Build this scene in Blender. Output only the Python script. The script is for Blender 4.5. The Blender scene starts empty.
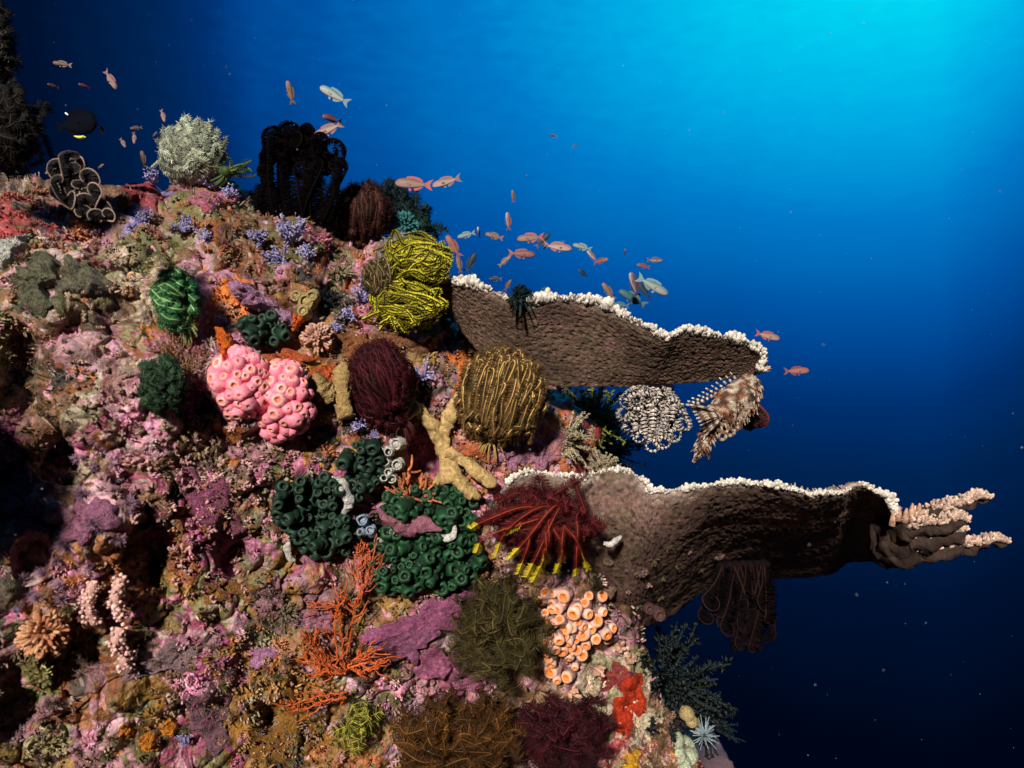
import bpy, math, random
import numpy as np
from mathutils import Vector, Matrix
from mathutils.bvhtree import BVHTree

random.seed(7)
RNG = np.random.default_rng(7)
SC = bpy.context.scene
COL = SC.collection

# ------------------------------------------------------------------ camera, water light, sun, exposure
F = 1024 * 24 / 36.0
cam_data = bpy.data.cameras.new("camera")
cam_data.lens = 24
cam_data.sensor_width = 36
cam_data.clip_start = 0.02
cam_data.clip_end = 500
cam_data.dof.use_dof = True
cam_data.dof.focus_distance = 1.85
cam_data.dof.aperture_fstop = 2.4
cam = bpy.data.objects.new("camera", cam_data)
cam.rotation_euler = (math.radians(90), 0, 0)
COL.objects.link(cam)
SC.camera = cam

SC.render.engine = 'CYCLES'
SC.cycles.use_denoising = True
SC.cycles.max_bounces = 5
SC.cycles.diffuse_bounces = 3
SC.cycles.glossy_bounces = 2
SC.cycles.transparent_max_bounces = 4
SC.view_settings.view_transform = 'Standard'
SC.view_settings.look = 'None'
SC.view_settings.exposure = 0.2
SC.view_settings.gamma = 1.0
SC.view_settings.use_curve_mapping = False

TO_SUN = Vector((-0.22, -0.86, 0.46)).normalized()
SUN_STRENGTH = 5.0
SUN_COLOR = (1.0, 0.91, 0.80)
sun_data = bpy.data.lights.new("sun", 'SUN')
sun_data.energy = SUN_STRENGTH
sun_data.angle = math.radians(4.0)          # lamp stands in for the diver's strobes, widened to soften shadows
sun_data.color = SUN_COLOR
sun = bpy.data.objects.new("sun", sun_data)
sun.rotation_euler = TO_SUN.to_track_quat('Z', 'Y').to_euler()
sun.location = TO_SUN * 8
COL.objects.link(sun)


def s2l(c):
    c = c / 255.0
    return c / 12.92 if c <= 0.04045 else ((c + 0.055) / 1.055) ** 2.4


def build_world():
    w = bpy.data.worlds.new("World")
    SC.world = w
    w.use_nodes = True
    nt = w.node_tree
    nt.nodes.clear()
    N = nt.nodes.new
    L = nt.links.new

    def math_node(op, a, b=None, clamp=False):
        n = N("ShaderNodeMath")
        n.operation = op
        n.use_clamp = clamp
        for i, v in enumerate((a, b)):
            if v is None:
                continue
            if isinstance(v, (int, float)):
                n.inputs[i].default_value = v
            else:
                L(v, n.inputs[i])
        return n.outputs[0]
    tc = N("ShaderNodeTexCoord")
    sep = N("ShaderNodeSeparateXYZ")
    L(tc.outputs["Generated"], sep.inputs[0])
    x, y, z = sep.outputs
    az = math_node('ARCTAN2', x, y)
    el = math_node('ARCSINE', z)
    a = math_node('MULTIPLY', math_node('SUBTRACT', az, 0.55), 0.90)
    e = math_node('MULTIPLY', math_node('SUBTRACT', el, 0.541), 1.7)
    t = math_node('SQRT', math_node('ADD', math_node('MULTIPLY', a, a), math_node('MULTIPLY', e, e)))
    # vignette put into the water colour: darker toward both sides
    left = math_node('MAXIMUM', math_node('SUBTRACT', math_node('MULTIPLY', az, -1.0), 0.36), 0.0)
    t = math_node('ADD', t, math_node('MULTIPLY', left, 1.25))
    right = math_node('MAXIMUM', math_node('SUBTRACT', az, 0.56), 0.0)
    t = math_node('ADD', t, math_node('MULTIPLY', right, 1.2))
    # ripples of the far surface and slow unevenness of the water
    nz = N("ShaderNodeTexNoise")
    nz.inputs["Scale"].default_value = 34
    nz.inputs["Detail"].default_value = 3
    mp = N("ShaderNodeMapping")
    mp.inputs["Scale"].default_value = (1.0, 1.0, 2.6)
    mp.inputs["Rotation"].default_value = (0, 0.35, 0)
    L(tc.outputs["Generated"], mp.inputs[0])
    L(mp.outputs[0], nz.inputs["Vector"])
    amp = math_node('MULTIPLY', math_node('MAXIMUM', math_node('SUBTRACT', el, 0.10), 0.0), 0.30)
    t = math_node('ADD', t, math_node('MULTIPLY', math_node('SUBTRACT', nz.outputs[0], 0.5), amp))
    nz2 = N("ShaderNodeTexNoise")
    nz2.inputs["Scale"].default_value = 5
    nz2.inputs["Detail"].default_value = 1
    mp2 = N("ShaderNodeMapping")
    mp2.inputs["Scale"].default_value = (2.2, 1.0, 0.25)
    L(tc.outputs["Generated"], mp2.inputs[0])
    L(mp2.outputs[0], nz2.inputs["Vector"])
    t = math_node('ADD', t, math_node('MULTIPLY', math_node('SUBTRACT', nz2.outputs[0], 0.5), 0.05))
    tt = math_node('DIVIDE', t, 2.4, True)
    ramp = N("ShaderNodeValToRGB")
    stops = [(0.0, (40, 238, 255)), (0.15, (0, 214, 246)), (0.35, (0, 174, 232)), (0.55, (0, 124, 204)), (0.75, (0, 86, 168)),
             (0.87, (0, 65, 140)), (0.97, (0, 48, 112)), (1.12, (0, 36, 83)), (1.38, (0, 18, 50)), (1.65, (0, 7, 26)), (2.2, (0, 3, 12))]
    el_ = ramp.color_ramp.elements
    while len(el_) > 1:
        el_.remove(el_[-1])
    el_[0].position = 0
    for i, (p, c) in enumerate(stops):
        q = el_[0] if i == 0 else el_.new(p / 2.4)
        q.color = (s2l(c[0]), s2l(c[1]), s2l(c[2]), 1)
    L(tt, ramp.inputs[0])
    bg = N("ShaderNodeBackground")
    L(ramp.outputs[0], bg.inputs[0])
    bg.inputs[1].default_value = 0.84
    # daylight through the round window overhead
    sky = N("ShaderNodeTexSky")
    sky.sky_type = 'NISHITA'
    sky.sun_disc = False
    sky.sun_elevation = math.asin(TO_SUN.z)
    sky.sun_rotation = math.atan2(TO_SUN.x, TO_SUN.y)
    win = N("ShaderNodeMapRange")
    win.interpolation_type = 'SMOOTHSTEP'
    win.inputs[1].default_value = 0.72
    win.inputs[2].default_value = 1.0
    L(el, win.inputs[0])
    mul = N("ShaderNodeMix")
    mul.data_type = 'RGBA'
    mul.blend_type = 'MULTIPLY'
    mul.inputs["Factor"].default_value = 1.0
    L(sky.outputs[0], mul.inputs[6])
    mul.inputs[7].default_value = (0.10, 0.45, 0.75, 1)
    bg2 = N("ShaderNodeBackground")
    L(mul.outputs[2], bg2.inputs[0])
    L(math_node('MULTIPLY', win.outputs[0], 0.07), bg2.inputs[1])
    add = N("ShaderNodeAddShader")
    L(bg.outputs[0], add.inputs[0])
    L(bg2.outputs[0], add.inputs[1])
    out = N("ShaderNodeOutputWorld")
    L(add.outputs[0], out.inputs[0])


build_world()


# ------------------------------------------------------------------ helpers
def at(px, py, Y):
    return np.array(((px - 512) / F * Y, Y, (384 - py) / F * Y))


def unit(v):
    v = np.asarray(v, float)
    return v / max(1e-9, np.linalg.norm(v))


def hash3(ix, iy, iz, seed):
    h = (ix.astype(np.int64) * 374761393 + iy.astype(np.int64) * 668265263 + iz.astype(np.int64) * 2147483647 + seed * 1274126177) & 0xFFFFFFFF
    h = ((h ^ (h >> 13)) * 1274126177) & 0xFFFFFFFF
    h = ((h ^ (h >> 16)) * 2246822519) & 0xFFFFFFFF
    return ((h ^ (h >> 15)) & 0xFFFFFF) / float(0xFFFFFF)


def vnoise(p, scale, seed=0):
    q = p * scale
    i = np.floor(q)
    f = q - i
    u = f * f * f * (f * (f * 6 - 15) + 10)
    r = 0
    for a in (0, 1):
        wa = u[:, 0] if a else 1 - u[:, 0]
        for b in (0, 1):
            wb = u[:, 1] if b else 1 - u[:, 1]
            for c in (0, 1):
                wc = u[:, 2] if c else 1 - u[:, 2]
                r = r + wa * wb * wc * hash3(i[:, 0] + a, i[:, 1] + b, i[:, 2] + c, seed)
    return r * 2 - 1


def fbm(p, scale, octs=4, seed=0, gain=0.5):
    r = 0
    a = 1.0
    for o in range(octs):
        r = r + a * vnoise(p, scale * 2.03 ** o, seed + o * 17)
        a *= gain
    return r


def worley(p, scale, seed=0):
    q = p * scale
    i = np.floor(q)
    d1 = np.full(len(p), 9.0)
    d2 = np.full(len(p), 9.0)
    idv = np.zeros(len(p))
    for a in (-1, 0, 1):
        for b in (-1, 0, 1):
            for c in (-1, 0, 1):
                cx, cy, cz = i[:, 0] + a, i[:, 1] + b, i[:, 2] + c
                dx = cx + hash3(cx, cy, cz, seed) - q[:, 0]
                dy = cy + hash3(cx, cy, cz, seed + 1) - q[:, 1]
                dz = cz + hash3(cx, cy, cz, seed + 2) - q[:, 2]
                d = np.sqrt(dx * dx + dy * dy + dz * dz)
                near = d < d1
                d2 = np.where(near, d1, np.minimum(d2, d))
                idv = np.where(near, hash3(cx, cy, cz, seed + 3), idv)
                d1 = np.where(near, d, d1)
    return d1, d2, idv


class MB:
    """collects pieces of one mesh, with a colour per vertex"""

    def __init__(self):
        self.v, self.c, self.q, self.t, self.n = [], [], [], [], 0

    def add(self, v, quads=None, tris=None, col=(0.5, 0.5, 0.5)):
        v = np.asarray(v, float).reshape(-1, 3)
        col = np.asarray(col, float)
        if col.ndim == 1:
            col = np.tile(col, (len(v), 1))
        if quads is not None and len(quads):
            self.q.append(np.asarray(quads, np.int64).reshape(-1, 4) + self.n)
        if tris is not None and len(tris):
            self.t.append(np.asarray(tris, np.int64).reshape(-1, 3) + self.n)
        self.v.append(v)
        self.c.append(col)
        self.n += len(v)

    def mesh(self, name, mat, origin=(0, 0, 0), smooth=True):
        v = np.concatenate(self.v) - np.asarray(origin, float)
        c = np.concatenate(self.c)
        q = np.concatenate(self.q) if self.q else np.zeros((0, 4), np.int64)
        t = np.concatenate(self.t) if self.t else np.zeros((0, 3), np.int64)
        me = bpy.data.meshes.new(name)
        me.vertices.add(len(v))
        me.vertices.foreach_set("co", v.astype(np.float32).ravel())
        nl = len(q) * 4 + len(t) * 3
        me.loops.add(nl)
        me.loops.foreach_set("vertex_index", np.concatenate((q.ravel(), t.ravel())).astype(np.int32))
        me.polygons.add(len(q) + len(t))
        st = np.concatenate((np.arange(len(q)) * 4, len(q) * 4 + np.arange(len(t)) * 3)).astype(np.int32)
        me.polygons.foreach_set("loop_start", st)
        me.polygons.foreach_set("use_smooth", np.full(len(q) + len(t), smooth))
        me.update(calc_edges=True)
        at_ = me.color_attributes.new("Col", 'FLOAT_COLOR', 'POINT')
        at_.data.foreach_set("color", np.concatenate((np.clip(c, 0, 1), np.ones((len(c), 1))), 1).astype(np.float32).ravel())
        me.materials.append(mat)
        return me

    def build(self, name, mat, parent=None, smooth=True):
        org = np.array(parent['_org']) if parent is not None else np.zeros(3)
        o = bpy.data.objects.new(name, self.mesh(name, mat, org, smooth))
        COL.objects.link(o)
        if parent is not None:
            root = parent
            o.parent = root
            o['_org'] = list(org)
        return o


def tag(o, label, cat, group=None, kind=None):
    if label:
        o['label'] = label
    if cat:
        o['category'] = cat
    if group:
        o['group'] = group
    if kind:
        o['kind'] = kind
    return o


def empty(name, loc, label, cat, group=None):
    o = bpy.data.objects.new(name, None)
    COL.objects.link(o)
    o.location = [float(x) for x in loc]
    o['_org'] = [float(x) for x in loc]
    o.empty_display_size = 0.02
    return tag(o, label, cat, group)


def lone(mb, name, mat, loc, label, cat, group=None, smooth=True, kind=None):
    """a thing that is one mesh, its origin at loc"""
    o = bpy.data.objects.new(name, mb.mesh(name, mat, loc, smooth))
    o.location = [float(x) for x in loc]
    COL.objects.link(o)
    return tag(o, label, cat, group, kind)


def frames(path, ref=None):
    path = np.asarray(path, float)
    t = np.gradient(path, axis=0)
    t /= np.maximum(1e-9, np.linalg.norm(t, axis=1))[:, None]
    n = np.zeros_like(path)
    r = np.array(ref if ref is not None else ((0.3, 0.2, 1.0) if abs(t[0, 2]) < 0.8 else (1.0, 0.3, 0.1)), float)
    for i in range(len(path)):
        r = r - t[i] * np.dot(r, t[i])
        r = unit(r)
        n[i] = r
    return t, n, np.cross(t, n)


def add_tube(mb, path, rad, col, sides=8, flat=1.0, ref=None, round_end=True, noise=0.0):
    path = np.asarray(path, float)
    m = len(path)
    rad = np.full(m, rad, float) if np.isscalar(rad) else np.asarray(rad, float)
    col = np.asarray(col, float)
    if col.ndim == 1:
        col = np.tile(col, (m, 1))
    if round_end:
        t_end = unit(path[-1] - path[-2])
        r = rad[-1]
        ex = np.array([path[-1] + t_end * r * 0.55, path[-1] + t_end * r * 0.9])
        path = np.vstack((path, ex))
        rad = np.concatenate((rad, [r * 0.8, r * 0.4]))
        col = np.vstack((col, col[-1], col[-1]))
        m += 2
    t, n, b = frames(path, ref)
    th = np.arange(sides) * 2 * math.pi / sides
    ring = path[:, None, :] + rad[:, None, None] * (np.cos(th)[None, :, None] * n[:, None, :] + flat * np.sin(th)[None, :, None] * b[:, None, :])
    v = ring.reshape(-1, 3)
    if noise:
        v = v + (RNG.random(v.shape) - 0.5) * noise
    v = np.vstack((v, path[-1] + t[-1] * rad[-1] * 0.3, path[0]))
    i = np.arange(m - 1)[:, None] * sides
    j = np.arange(sides)[None, :]
    k = (j + 1) % sides
    quads = np.stack((i + j, i + k, i + sides + k, i + sides + j), -1).reshape(-1, 4)
    e = (m - 1) * sides
    js = np.arange(sides)
    ks = (js + 1) % sides
    tris = np.concatenate((np.stack((e + js, e + ks, np.full(sides, m * sides)), -1), np.stack((ks, js, np.full(sides, m * sides + 1)), -1)))
    mb.add(v, quads, tris, np.vstack((np.repeat(col, sides, 0), col[-1], col[0])))


def smooth_path(pts, n=16):
    """Catmull-Rom through the points"""
    p = np.asarray(pts, float)
    p = np.vstack((2 * p[0] - p[1], p, 2 * p[-1] - p[-2]))
    segs = len(p) - 3
    out = []
    for u in np.linspace(0, segs - 1e-6, n):
        i = int(u)
        f = u - i
        a, b, c, d = p[i:i + 4]
        out.append(0.5 * (2 * b + (c - a) * f + (2 * a - 5 * b + 4 * c - d) * f * f + (3 * b - a - 3 * c + d) * f ** 3))
    return np.array(out)


def add_lathe(mb, prof, cols, seg=12, M=None, wob=0.0):
    """profile of (radius, height) turned round z; M a 4x4 matrix"""
    prof = np.asarray(prof, float)
    m = len(prof)
    th = np.arange(seg) * 2 * math.pi / seg
    w = 1 + wob * (RNG.random((1, seg)) - 0.5)
    v = np.stack((prof[:, :1] * np.cos(th) * w, prof[:, :1] * np.sin(th) * w, np.repeat(prof[:, 1:2], seg, 1)), -1).reshape(-1, 3)
    if M is not None:
        M = np.array(M)
        v = v @ M[:3, :3].T + M[:3, 3]
    i = np.arange(m - 1)[:, None] * seg
    j = np.arange(seg)[None, :]
    k = (j + 1) % seg
    quads = np.stack((i + j, i + k, i + seg + k, i + seg + j), -1).reshape(-1, 4)
    mb.add(v, quads, None, np.repeat(np.asarray(cols, float), seg, 0))


_ico = {}


def ico(sub=1):
    if sub not in _ico:
        import bmesh
        bm = bmesh.new()
        bmesh.ops.create_icosphere(bm, subdivisions=sub, radius=1)
        _ico[sub] = (np.array([v.co[:] for v in bm.verts]), np.array([[v.index for v in f.verts] for f in bm.faces]))
        bm.free()
    return _ico[sub]


def add_ball(mb, c, r, col, sub=1, noise=0.0):
    v, f = ico(sub)
    r = np.asarray(r, float)
    v = v * (1 + noise * (RNG.random((len(v), 1)) - 0.5))
    mb.add(v * r + np.asarray(c, float), None, f, col)


def basis(z, spin=0.0):
    z = unit(z)
    r = np.array((1.0, 0, 0)) if abs(z[0]) < 0.8 else np.array((0, 1.0, 0))
    x = unit(r - z * np.dot(r, z))
    y = np.cross(z, x)
    c, s = math.cos(spin), math.sin(spin)
    return np.stack((x * c + y * s, y * c - x * s, z), 1)


def mat4(loc, z, scale=1.0, spin=0.0):
    M = np.eye(4)
    M[:3, :3] = basis(z, spin) * np.asarray(scale)
    M[:3, 3] = loc
    return M


# ------------------------------------------------------------------ materials
def organic(name, rough=0.6, bump=0.3, bscale=120, var=0.35, vscale=40, spec=0.3, rand=0.0, vor=False, sss=0.0, coat=0.0):
    m = bpy.data.materials.new(name)
    m.use_nodes = True
    nt = m.node_tree
    N, L = nt.nodes.new, nt.links.new
    p = nt.nodes["Principled BSDF"]
    p.inputs["Roughness"].default_value = rough
    p.inputs["Specular IOR Level"].default_value = spec
    if coat:
        p.inputs["Coat Weight"].default_value = coat
        p.inputs["Coat Roughness"].default_value = 0.25
    if sss:
        p.inputs["Subsurface Weight"].default_value = sss
        p.inputs["Subsurface Radius"].default_value = (0.012, 0.006, 0.004)
    at_ = N("ShaderNodeAttribute")
    at_.attribute_name = "Col"
    tc = N("ShaderNodeTexCoord")
    nz = N("ShaderNodeTexNoise")
    nz.inputs["Scale"].default_value = vscale
    nz.inputs["Detail"].default_value = 6
    nz.inputs["Roughness"].default_value = 0.65
    L(tc.outputs["Object"], nz.inputs["Vector"])
    mr = N("ShaderNodeMapRange")
    mr.inputs[1].default_value = 0.3
    mr.inputs[2].default_value = 0.7
    mr.inputs[3].default_value = 1 - var
    mr.inputs[4].default_value = 1 + var
    L(nz.outputs[0], mr.inputs[0])
    val = mr.outputs[0]
    if rand:
        oi = N("ShaderNodeObjectInfo")
        m2 = N("ShaderNodeMapRange")
        m2.inputs[3].default_value = 1 - rand
        m2.inputs[4].default_value = 1 + rand
        L(oi.outputs["Random"], m2.inputs[0])
        mm = N("ShaderNodeMath")
        mm.operation = 'MULTIPLY'
        L(val, mm.inputs[0])
        L(m2.outputs[0], mm.inputs[1])
        val = mm.outputs[0]
    n3 = N("ShaderNodeTexNoise")
    n3.inputs["Scale"].default_value = vscale * 3.6
    n3.inputs["Detail"].default_value = 4
    n3.inputs["Roughness"].default_value = 0.7
    L(tc.outputs["Object"], n3.inputs["Vector"])
    m3 = N("ShaderNodeVectorMath")
    m3.operation = 'MULTIPLY_ADD'
    L(n3.outputs["Color"], m3.inputs[0])
    f3 = min(2.4, var * 3.6)
    m3.inputs[1].default_value = (f3, f3, f3)
    m3.inputs[2].default_value = (1 - f3 / 2,) * 3
    m4 = N("ShaderNodeVectorMath")
    m4.operation = 'MAXIMUM'
    L(m3.outputs[0], m4.inputs[0])
    m4.inputs[1].default_value = (0.12, 0.12, 0.12)
    m5 = N("ShaderNodeVectorMath")
    m5.operation = 'MULTIPLY'
    L(at_.outputs["Color"], m5.inputs[0])
    L(m4.outputs[0], m5.inputs[1])
    mx = N("ShaderNodeVectorMath")
    mx.operation = 'SCALE'
    L(m5.outputs[0], mx.inputs[0])
    L(val, mx.inputs["Scale"])
    L(mx.outputs[0], p.inputs["Base Color"])
    if bump:
        if vor:
            b = N("ShaderNodeTexVoronoi")
            b.inputs["Scale"].default_value = bscale
            L(tc.outputs["Object"], b.inputs["Vector"])
            h = b.outputs["Distance"]
        else:
            b = N("ShaderNodeTexNoise")
            b.inputs["Scale"].default_value = bscale
            b.inputs["Detail"].default_value = 5
            L(tc.outputs["Object"], b.inputs["Vector"])
            h = b.outputs[0]
        bp = N("ShaderNodeBump")
        bp.inputs["Strength"].default_value = bump
        bp.inputs["Distance"].default_value = 0.004
        L(h, bp.inputs["Height"])
        L(bp.outputs[0], p.inputs["Normal"])
    return m


M_ROCK = organic("encrusted_rock", 0.5, 1.0, 190, 0.6, 110, 0.45)
M_GROW = organic("encrusting_growth", 0.42, 0.6, 330, 0.45, 120, 0.45, rand=0.25)
M_SPONGE = organic("sponge_skin", 0.6, 1.0, 380, 0.45, 110, 0.3, vor=True)
M_PATCH = organic("sponge_patch", 0.6, 1.0, 420, 0.6, 130, 0.3, vor=True)
M_POLYP = organic("fleshy_polyp", 0.5, 0.5, 5, 0.22, 2.2, 0.4, rand=0.22, sss=0.12)
M_ARM = organic("feather_arm", 0.6, 0.0, 100, 0.3, 60, 0.2, rand=0.2)
M_DARK_ARM = organic("dark_feather_arm", 0.9, 0.0, 100, 0.3, 60, 0.03, rand=0.2)
M_TABLE = organic("table_coral_skeleton", 0.75, 0.7, 330, 0.55, 90, 0.25)
M_RIM = organic("growing_white_rim", 0.6, 0.7, 400, 0.14, 90, 0.3)
M_FISH = organic("fish_scales", 0.5, 0.12, 400, 0.25, 120, 0.25, rand=0.32)
M_FIN = organic("fin_membrane", 0.45, 0.2, 300, 0.3, 200, 0.4, rand=0.18)


# ------------------------------------------------------------------ the reef wall
OUT = [(900, 1050), (800, 1040), (745, 880), (702, 775), (662, 700), (640, 650), (634, 620), (620, 560), (596, 500), (590, 470), (592, 435), (585, 412),
       (556, 392), (505, 362), (470, 340), (458, 318), (438, 286), (402, 250), (348, 240), (330, 220), (268, 207), (236, 186), (150, 190),
       (110, 186), (60, 184), (0, 175), (-120, 168), (-400, 140), (-900, 300), (-1400, 700), (-1500, 1050)]
CX, CY = 80.0, 1060.0


def smoothstep(a, b, x):
    t = np.clip((x - a) / (b - a), 0, 1)
    return t * t * (3 - 2 * t)


DENTS = [(424, 455, 24, 26, .13), (150, 560, 20, 34, .12), (62, 452, 17, 22, .10), (105, 232, 20, 16, .05), (25, 372, 40, 48, .12), (70, 665, 28, 22, .08),
         (585, 430, 18, 20, .05), (330, 262, 14, 14, .07), (505, 425, 45, 20, .03), (30, 560, 12, 16, .05), (325, 305, 14, 16, .04), (120, 480, 14, 14, .06), (230, 560, 10, 12, .05),
         (270, 715, 10, 12, .08), (205, 410, 9, 12, .05), (390, 650, 12, 10, .05), (70, 330, 16, 18, .06), (10, 700, 16, 30, .08), (112, 330, 12, 14, .05), (290, 290, 12, 8, .04),
         (215, 620, 12, 10, .05), (650, 690, 10, 14, .03), (360, 380, 14, 12, .05), (440, 345, 14, 10, .05)]
BUMPS = [(75, 300, 45, 36, .06), (240, 390, 60, 50, .04), (430, 640, 60, 45, .04), (300, 470, 45, 30, .03), (190, 215, 70, 26, .04), (100, 530, 60, 40, .05), (200, 690, 70, 36, .05),
         (560, 640, 50, 50, .04), (45, 630, 26, 26, .03), (150, 385, 36, 30, .04), (240, 500, 40, 40, .03)]


def reef_depth(px, py):
    d = 1.28 + 0.66 * smoothstep(-150, 640, px) + 0.30 * smoothstep(430, 150, py) + 0.06 * smoothstep(500, 800, py)
    d = d - 0.43 * np.exp(-((px + 275) / 140) ** 2 - ((py - 330) / 300) ** 2)       # unseen outcrop added beyond the left edge to throw shade on it
    d = d - 0.16 * np.exp(-((px + 40) / 70) ** 2 - ((py - 130) / 70) ** 2)
    for (x, y, a, b, h) in DENTS:
        d = d + h * np.exp(-(((px - x) / a) ** 2 + ((py - y) / b) ** 2) ** 1.5)
    for (x, y, a, b, h) in BUMPS:
        d = d - h * np.exp(-((px - x) / a) ** 2 - ((py - y) / b) ** 2)
    return d


PAL = {
    'purple': [(.36, .085, .19), (.44, .15, .26), (.27, .06, .12), (.48, .20, .30)],
    'mauve': [(.36, .17, .22), (.28, .13, .16), (.44, .25, .30)],
    'pinkred': [(.38, .09, .09), (.42, .16, .15), (.30, .045, .045)],
    'rust': [(.25, .08, .026), (.28, .11, .045), (.19, .06, .022)],
    'ochre': [(.29, .145, .03), (.28, .13, .02), (.24, .14, .04)],
    'brown': [(.16, .08, .04), (.22, .12, .07), (.11, .06, .03)],
    'dark': [(.05, .032, .022), (.04, .028, .022)],
    'olive': [(.16, .14, .05), (.12, .11, .04), (.24, .21, .11)],
    'pale': [(.54, .40, .33), (.46, .36, .26), (.60, .44, .40)],
    'orange': [(.62, .15, .02), (.56, .20, .05)],
    'blue': [(.19, .16, .40), (.26, .22, .46)],
}
REGION = [  # x0, y0, x1, y1, palette words
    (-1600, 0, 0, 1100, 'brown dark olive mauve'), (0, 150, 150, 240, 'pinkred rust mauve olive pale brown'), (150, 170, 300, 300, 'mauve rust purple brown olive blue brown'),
    (250, 200, 460, 300, 'brown rust mauve purple olive dark'), (0, 240, 150, 330, 'olive brown mauve pale olive'), (0, 310, 70, 480, 'dark brown dark'), (60, 330, 200, 460, 'mauve purple brown pale mauve rust'),
    (150, 290, 330, 440, 'rust mauve brown purple orange'), (0, 440, 60, 600, 'purple mauve purple pale'), (50, 440, 200, 600, 'purple mauve purple rust pale brown'), (180, 420, 330, 600, 'purple rust brown olive rust ochre'),
    (0, 590, 120, 770, 'brown mauve dark rust olive'), (100, 590, 260, 800, 'mauve brown olive rust purple ochre'), (230, 560, 400, 800, 'ochre rust olive brown ochre mauve'), (330, 400, 500, 600, 'brown dark rust purple'),
    (380, 560, 520, 720, 'purple purple mauve brown'), (300, 300, 460, 430, 'brown rust ochre mauve dark'), (450, 380, 620, 500, 'pinkred orange purple mauve rust'), (500, 480, 720, 640, 'brown dark mauve'),
    (550, 620, 760, 900, 'olive mauve pale pinkred brown'), (0, 740, 900, 1100, 'brown ochre dark mauve'),
]


def build_reef():
    out = np.array(OUT, float)
    ang = np.unwrap(np.arctan2(CY - out[:, 1], out[:, 0] - CX))
    rad = np.hypot(out[:, 0] - CX, out[:, 1] - CY)
    # dense columns where the picture is
    t1 = np.linspace(ang[0], 0.42, 40, endpoint=False)
    t2 = np.linspace(0.42, 1.78, 860, endpoint=False)
    t3 = np.linspace(1.78, ang[-1], 110)
    th = np.concatenate((t1, t2, t3))
    ro = np.interp(th, ang, rad)
    q = np.concatenate((np.linspace(0.04, 0.28, 60, endpoint=False), np.linspace(0.28, 1.0, 520)))
    TH, Q = np.meshgrid(th, q)
    RO = np.broadcast_to(ro, TH.shape)
    px = CX + np.cos(TH) * Q * RO
    py = CY - np.sin(TH) * Q * RO
    edge = np.clip((RO * (1 - Q)) / 85.0, 0, 1)
    Y = reef_depth(px, py) + 0.34 * (1 - np.sqrt(np.clip(1 - (1 - edge) ** 2, 0, 1)))
    V = np.stack(((px - 512) / F * Y, Y, (384 - py) / F * Y), -1)
    nback = 60
    back = []
    for i in range(1, nback + 1):
        f = i / nback
        b = V[-1].copy()
        b[:, 1] += 2.6 * f ** 1.3
        back.append(b)
    V = np.concatenate((V, np.array(back)))
    pxa = np.concatenate((px, np.repeat(px[-1:], nback, 0)))
    pya = np.concatenate((py, np.repeat(py[-1:], nback, 0)))
    nr, nc = V.shape[:2]
    # normals of the smooth form
    gu = np.gradient(V, axis=1)
    gv = np.gradient(V, axis=0)
    n = np.cross(gu, gv)
    n /= np.maximum(1e-12, np.linalg.norm(n, axis=2))[..., None]
    if np.mean(n[: nr // 2, :, 1]) > 0:
        n = -n
    v = V.reshape(-1, 3)
    nn = n.reshape(-1, 3)
    w = v + 0.02 * np.stack((vnoise(v, 22, 5), vnoise(v, 22, 6), vnoise(v, 22, 7)), 1)
    big = fbm(v, 5.0, 3, 11)
    d1, d2, cid = worley(w, 11, 3)
    e1, e2, eid = worley(w, 30, 31)
    k1, k2, kid = worley(w + 0.006 * np.stack((vnoise(v, 70, 15), vnoise(v, 70, 16), vnoise(v, 70, 17)), 1), 70, 61)
    mid = fbm(v, 24, 4, 41, 0.6)
    knob = vnoise(v, 9, 77)
    disp = 0.030 * big + 0.030 * (0.55 - d1) * (0.4 + 1.2 * cid) + 0.015 * (0.5 - e1) * (0.2 + eid) * np.clip(.7 + vnoise(v, 8, 55), .15, 1.3) + 0.008 * mid * np.clip(.8 + vnoise(v, 5, 66), .3, 1.4)
    disp += 0.007 * (0.5 - k1) * np.clip(0.35 + knob, 0.05, 1.2)
    crev = np.clip(0.10 - (d2 - d1), 0, 0.1) / 0.1
    disp -= 0.020 * crev * np.clip(0.4 + vnoise(v, 6, 99), 0, 1)
    v = v + nn * disp[:, None]
    # what grows where: patches of encrusting life with ragged borders
    P2 = np.stack((pxa.ravel(), pya.ravel()), 1)
    wp = P2 + 26 * np.stack((fbm(w, 12, 4, 201, 0.62), fbm(w, 12, 4, 301, 0.62)), 1)
    anchors, acol = [], []
    rg = random.Random(3)
    for (x0, y0, x1, y1, wd) in REGION:
        cells = wd.split()
        area = (x1 - x0) * (y1 - y0)
        for _ in range(int(min(120, max(10, area / 700)))):
            c = np.array(rg.choice(PAL[rg.choice(cells)])) * rg.uniform(0.65, 1.25)
            anchors.append((rg.uniform(x0, x1), rg.uniform(y0, y1)))
            acol.append(c)
    anchors = np.array(anchors)
    acol = np.array(acol)
    best = np.full(len(wp), 1e9)
    col = np.zeros((len(wp), 3))
    wp32 = wp.astype(np.float32)
    for a, c in zip(anchors, acol):
        d = (wp32[:, 0] - a[0]) ** 2 + (wp32[:, 1] - a[1]) ** 2
        m = d < best
        best = np.where(m, d, best)
        col[m] = c
    # small patches on top: worley cells with their own tint, pale and orange specks
    tv = 0.76 + 0.48 * hash3(eid * 9999, eid * 77, eid * 3, 5)
    tint = np.stack((tv * (0.9 + 0.2 * eid), tv, tv * (0.88 + 0.2 * hash3(eid * 777, eid * 7, eid * 31, 6))), 1)
    col = col * tint
    speck = (kid > 0.955)
    pale = np.array((.52, .42, .38))
    col[speck] = col[speck] * 0.35 + pale * 0.65 * (0.5 + 0.6 * eid[speck])[:, None]
    org = (kid > 0.90) & (kid < 0.908)
    col[org] = np.array((.50, .16, .04))
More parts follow.
